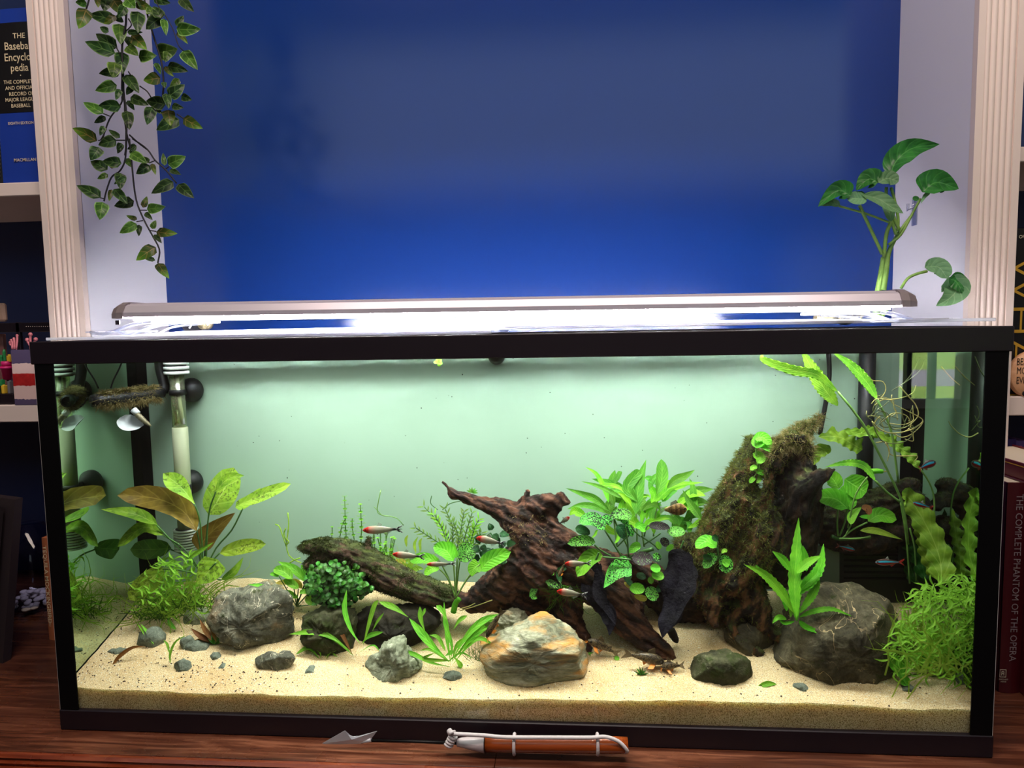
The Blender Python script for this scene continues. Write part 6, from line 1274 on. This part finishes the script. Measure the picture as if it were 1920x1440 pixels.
for nm,lab,cx,cy,brs in (('coral_ornament','pink branching clay coral standing on the painted block, left one',27,655,[(-4,0,-4,12,-6,17),(0,0,0,14,-1,20),(3,0,5,16,5,26),(-4,6,-8,10,-8,13)]),('coral_ornament','pink branching clay coral on the painted block, right one with round tips',57,655,[(0,0,0,18,0,28),(-1,8,-5,14,-6,18),(1,8,7,13,10,19)])):
    t=thing(nm,lab,'ornament',P(cx,cy,.346));m_=mpp(.346)
    for q in brs:
        g=MB();pts=[P(cx+q[i],cy-q[i+1],.346) for i in (0,2,4)];g.tube(spline(pts,7),[2.0*m_]*6+[2.3*m_],10);g.ball(pts[-1],3.8*m_ if cx>40 else 2.6*m_,10,8);g.build('branch',M_rose,t,True)
bs=thing('black_rack','black metal rack with punched holes behind the toy cacti','rack',P(20,640,.45))
a=P(0,604,.45);g=MB();g.bbox(P(-30,624,.45),P(95,604,.45)+np.array([0,.01,0]),.001);g.build('rail',M_blk,bs)
for x in (-12,42,44): pass
for x in (-14,44): q0=P(x,762,.45);q1=P(x,604,.45);MB().bbox((q0[0]-.004,.45,.4145),(q0[0]+.004,.458,q1[2]),.0008).build('post',M_blk,bs)
for i in range(12): q=P(50+i*4,612,.45);MB().ball((q[0],.449,q[2]),.0009,6,4).build('hole_rim',M_trim,bs)
wp=thing('wooden_plaque','pale rounded wooden plaque cut off at the left edge of the middle shelf','plaque',P(-5,602,.48));MB().bbox(P(-60,604,.48),P(6,568,.48)+np.array([0,.012,0]),.004).build('panel',cmat('pale_wood',(196,160,140),.5),wp)
wp2=thing('wooden_post','pinkish wooden post below the black rail at the left edge','post',P(0,700,.47));q0=P(-8,764,.47);q1=P(4,626,.47);MB().bbox((q0[0],.47,.4145),(q1[0],.48,q1[2]),.001).build('upright',cmat('pinkish_wood',(120,80,76),.6),wp2)
# lower left: black frame, glass vase with white stones, orange book
fr=thing('picture_frame','large dark picture frame leaning at the far left of the counter','frame',PZ(0,1250,0))
a=P(0,937,.20);q=PZ(0,1255,0)
xa=P(28,937,.24)[0]
MB().add([(xa-.35,.30,0),(PZ(12,1240,0)[0],.175,0),(xa,.24,P(28,937,.24)[2]),(xa-.35,.36,P(28,937,.24)[2]),(xa-.35,.312,0),(PZ(12,1240,0)[0]+.002,.19,0),(xa+.002,.255,P(28,937,.24)[2]),(xa-.35,.375,P(28,937,.24)[2])],[(0,1,2,3),(4,7,6,5),(0,4,5,1),(1,5,6,2),(2,6,7,3),(3,7,4,0)]).build('frame_board',cmat('charcoal_frame',(44,36,40),.5),fr)
MB().add([(xa-.34,.2975,.02),(PZ(12,1240,0)[0]-.02,.178,.02),(xa-.018,.236,P(28,950,.24)[2]),(xa-.34,.352,P(28,950,.24)[2])],[(0,1,2,3)]).build('picture_glass',cmat('dark_glass_sheet',(30,26,32),.15),fr)
vs=thing('glass_vase','round dark blue glass bowl half filled with white stones, behind the orange book','vase',PZ(65,1205,0));vc=PZ(62,1198,0);vc=np.array([vc[0]-.0,.40,0.0])
vc[0]=P(62,1100,.40)[0]
pr_=[(.035,.001),(.05,.006),(.072,.03),(.084,.065),(.08,.1),(.062,.135),(.04,.158),(.03,.17)]
m_=glassmat('blue_glass',(.62,.66,.85),f0=.02,k=5);MB().lathe([(r*.85,h) for r,h in pr_],vc,n=32).build('bowl',m_,vs,True)
for i in range(90):
    a=rnd.random()*6.28;r=rnd.random()**.5*.052;h=.008+rnd.random()*.034*(1-r/.07);g=MB();g.ball(vc+np.array([r*math.cos(a),r*math.sin(a),h]),[rnd.uniform(.005,.009)]*2+[.004],7,5);o=g.build('white_stone',bpy.data.materials.get('white_stones') or cmat('white_stones',(235,228,226),.6),vs,True)
ob=P(79,1010,.265);ob2=P(104,1205,.252)
x0=PZ(97,1206,0)[0]
t=book('orange-tan slim book with a spaced title down its spine, left of the tank',P(78,1010,.262)[0],P(78,1010,.262)[0]+.0205,.262,.40,.0005,P(88,1008,.262)[2],cmat('orange_tan_cover',(176,104,66),.55))
q=P(85,1022,.262);text('TEQUILA MOCKINGBIRD',(q[0]-.0025,.2585,q[2]),.0072,M_cream,t,ry=PI/2,sx=1.28,wt=.012)
text('TIM FEDERLE',(q[0]-.001,.2585,.045),.003,M_cream,t,ry=PI/2,sx=.8)
# right side shelves
Yr=.352
bw=thing('book','black book with large yellow letters down its spine, right shelf','book',(P(1915,600,Yr)[0],Yr,zs_))
x0=XR+.075;
x0=P(1903,700,Yr)[0]-.012;x1=P(1990,600,Yr)[0]
g=MB();g.bbox((x0,Yr,.4145),(x1,.54,P(1915,428,Yr)[2]),.001);g.build('cover',M_bk,bw)
MB().box((x0+.003,.36,.418),(x1-.003,.5405,P(1915,428,Yr)[2]-.003)).build('pages',M_page,bw)
tl('OWT',1910,447,6,bw,M_page,Yr,dy=.002)
q=P(1893,468,Yr);text('WHALE',(q[0]+.003,Yr-.001,P(1910,478,Yr)[2]),44*mpp(Yr),M_gold,bw,ry=PI/2,sx=1.35,wt=-.02)
sg=thing('round_wooden_sign','round light wooden plaque with hand-lettered writing on the right shelf','sign',(P(1935,748,.34)[0],.34,.4145))
c=P(1938,702,.34);r=43*mpp(.34);M_lw=woodmat('light_wood',(206,150,108),(222,170,128),(232,186,146),.5,10,(1,8,8),0)
pf=[(r*.96,-.006),(r,-.004),(r,.004),(r*.96,.006)];MB().lathe(pf,c,ax=1,n=48).build('disc',M_lw,sg,True)
for s,y in (('BEST',684),('MOM',701),('EVER',719)): q=P(1906 if s!='EVER' else 1905,y,.333);text(s,tuple(q),12.5*mpp(.34),M_bk,sg,sx=.62,wt=0)
g=MB();g.ball(P(1920,738,.333),[.003,.0006,.004],8,6);g.build('heart_mark',M_bk,sg,True)
sp_=thing('phone_ledge','thin pale ledge at the foot of the alcove casing right of the lid','ledge',(0,0,0));bpy.data.objects.remove(sp_)
# lower right books
M_pur=cmat('purple_cover',(74,52,120),.45);M_pur2=cmat('lilac_cover',(120,92,160),.45);M_mar=cmat('dark_maroon_cover',(74,16,24),.35,spec=.5);M_mar2=cmat('maroon_leather_cover',(104,30,38),.35)
def bk2(label,px0,px1,Y,y1,pyt,mat,z0=0.0005,off=0):
    a=P(px0,900,Y)[0];b=P(px1,900,Y)[0];return book(label,a,b,Y,y1,z0,P((px0+px1)/2,pyt,Y)[2],mat)
d1=bk2('dark purple book standing behind the maroon ones, right of the tank',1886,1902,.40,.55,823,M_pur)
d2=bk2('lilac book with a pink title, right neighbour of the dark purple one',1902,1922,.40,.55,826,M_pur2);q=P(1907,835,.396);text('Mayer',(q[0],.3955,q[2]),9*mpp(.4),cmat('pink_lettering',(230,120,170),.5),d2,ry=PI/2,sx=1.1)
xph=PZ(1871,1297,0)[0];xph1=xph+.0285;Yp=.158
d3=book('black and maroon book with a long engraved title, beside the right glass of the tank',xph,xph1,Yp,.32,.0005,P(1900,905,Yp)[2],M_mar)
M_dg=cmat('dull_grey_lettering',(150,138,140),.4)
q=P(1890,930,Yp);text('THE COMPLETE PHANTOM OF THE OPERA',(xph+.010,Yp-.0042,P(1885,925,Yp)[2]),.0098,M_dg,d3,ry=PI/2,sx=.95,wt=0)
q=P(1879,1263,Yp-.005);g=MB();w=.0045
for a,b in (((-w,-w*1.3),(w,-w*1.15)),((-w,w*1.15),(w,w*1.3)),((-w,-w*1.3),(-w*.85,w*1.3)),((w*.85,-w*1.3),(w,w*1.3)),((-w*.45,-w*.7),(-w*.25,w*.7)),((w*.2,-w*.7),(w*.4,w*.7)),((-w*.45,w*.5),(w*.4,w*.7)),((-w*.3,-w*.1),(w*.3,w*.1))): g.box((q[0]+a[0]+.0015,Yp-.0046,q[2]+a[1]),(q[0]+b[0]+.0015,Yp-.004,q[2]+b[1]))
g.build('publisher_mark',M_page,d3);text('PORTLAND',(q[0]-.0035,Yp-.0042,q[2]-.010),.0022,M_page,d3,sx=.8);text('HOUSE',(q[0]-.001,Yp-.0042,q[2]-.0135),.0022,M_page,d3,sx=.8)
d4=book('largest maroon leather book at the right edge, standing furthest out',xph1+.001,xph1+.085,.128,.33,.0005,P(1900,862,.2)[2],M_mar2)
g=MB();n=10;x0=xph1+.001;ztp=P(1900,862,.2)[2];g.box((x0-.0005,.1285,ztp-.006),(x0+.0006,.329,ztp-.0048));g.build('gilt_line',M_gold,d4)
# ================================================================ HARPOON-LIKE SOUVENIR on the counter edge
zk=lambda L:z(560,1330,2.8235,L)
Yk=-.026
def K(x,y,h=0):
    q=PZ(560+x/2.8235,1330+y/2.8235,.006);return q
hn=thing('harpoon_replica','small decorative harpoon with steel blade, wooden handle and white cord, lying before the tank','harpoon',K(1000,180))
def pk_(x,y,dz=0): return np.array([P(560+x/2.8235,1330+y/2.8235,Yk)[0],Yk,P(560+x/2.8235,1330+y/2.8235,Yk)[2]+dz])
M_steel=pbr('brushed_steel',(200,202,210),rough=.35,metal=.35,bs=(400,.15,.0004));M_hand=woodmat('orange_varnished_wood',(150,62,16),(186,84,26),(206,104,40),.25,12,(1,20,20),.5);M_cord=pbr('white_cord',(222,214,216),.8,bs=(1500,.6,.0006));M_ferr=pbr('white_ferrule',(206,194,196),.35)
def lift(x,y): 
    q=pk_(x,y);return q
bl=[(125,180),(245,112),(255,135),(290,143),(340,140),(415,115),(385,155),(382,172),(330,182),(220,184),(140,184)]
g=MB();q=[lift(*p) for p in bl];c=sum(q)/len(q);V=[p+np.array([0,-.0003,0]) for p in q]+[c+np.array([0,-.0022,0])]+[p+np.array([0,.0003,0]) for p in q]+[c+np.array([0,.0022,0])];n=len(q)
g.add(V,[(i,(i+1)%n,n) for i in range(n)]+[((i+1)%n+n+1,i+n+1,2*n+1) for i in range(n)]+[(i,i+n+1,(i+1)%n+n+1,(i+1)%n) for i in range(n)]);g.build('blade',M_steel,hn)
g=MB();g.tube([lift(330,178),lift(384,160)],[.0012,.003],8);g.build('socket',M_steel,hn,True)
MB().tube([lift(378,166),lift(600,170),lift(840,178)],[.0018,.0018,.0022],10).build('rod',pbr('black_iron',(20,18,20),.4,metal=.6),hn,True)
MB().tube([lift(838,176),lift(860,176),lift(985,182)],[.0045,.0058,.0108],20).build('ferrule',M_ferr,hn,True)
MB().tube([lift(985,182),lift(988,182)],[.0112,.0112],20).build('ferrule_band',M_rub,hn,True)
MB().tube([lift(989,182),lift(1050,182),lift(1400,186),lift(1680,188),lift(1742,189)],[.0098,.0099,.0100,.0098,.0092],20).build('handle',M_hand,hn,True)
def front(x,y): p=lift(x,y);return p+np.array([0,-.009,.0062])
MB().tube(spline([lift(800,130),front(860,134),front(980,140),front(1100,150),front(1300,151),front(1540,152),front(1620,148),front(1690,172),front(1735,220),lift(1715,226)],40),[.0024]*40,8).build('cord',M_cord,hn,True)
for x in (1142,1582):
    g=MB();c=lift(x,184);n=22;pts=[c+np.array([0,.0112*math.cos(t),.0118*math.sin(t)]) for t in np.linspace(0,2*PI,n)];g.tube(pts,[.0022]*n,8);g.build('cord_ring',M_cord,hn,True)
g=MB();c=lift(798,150)
for k in range(4):
    cc=lift(796+k*3,182-k*14) ;n=14;pts=[cc+np.array([.0045*math.cos(t)+.001*k,.005*math.sin(t)-.001,.0012*math.sin(t*2)]) for t in np.linspace(0,2*PI,n)];g.tube(pts,[.002]*n,7)
g.tube(spline([lift(795,195),lift(790,165),lift(800,140),lift(796,112)],10),[.0022]*10,7);g.tube(spline([lift(800,140),front(815,125),lift(826,118)],8),[.002]*8,7);g.ball(lift(800,118),.004,8,6);g.build('cord_knot',M_cord,hn,True)
# lower the replica onto the counter
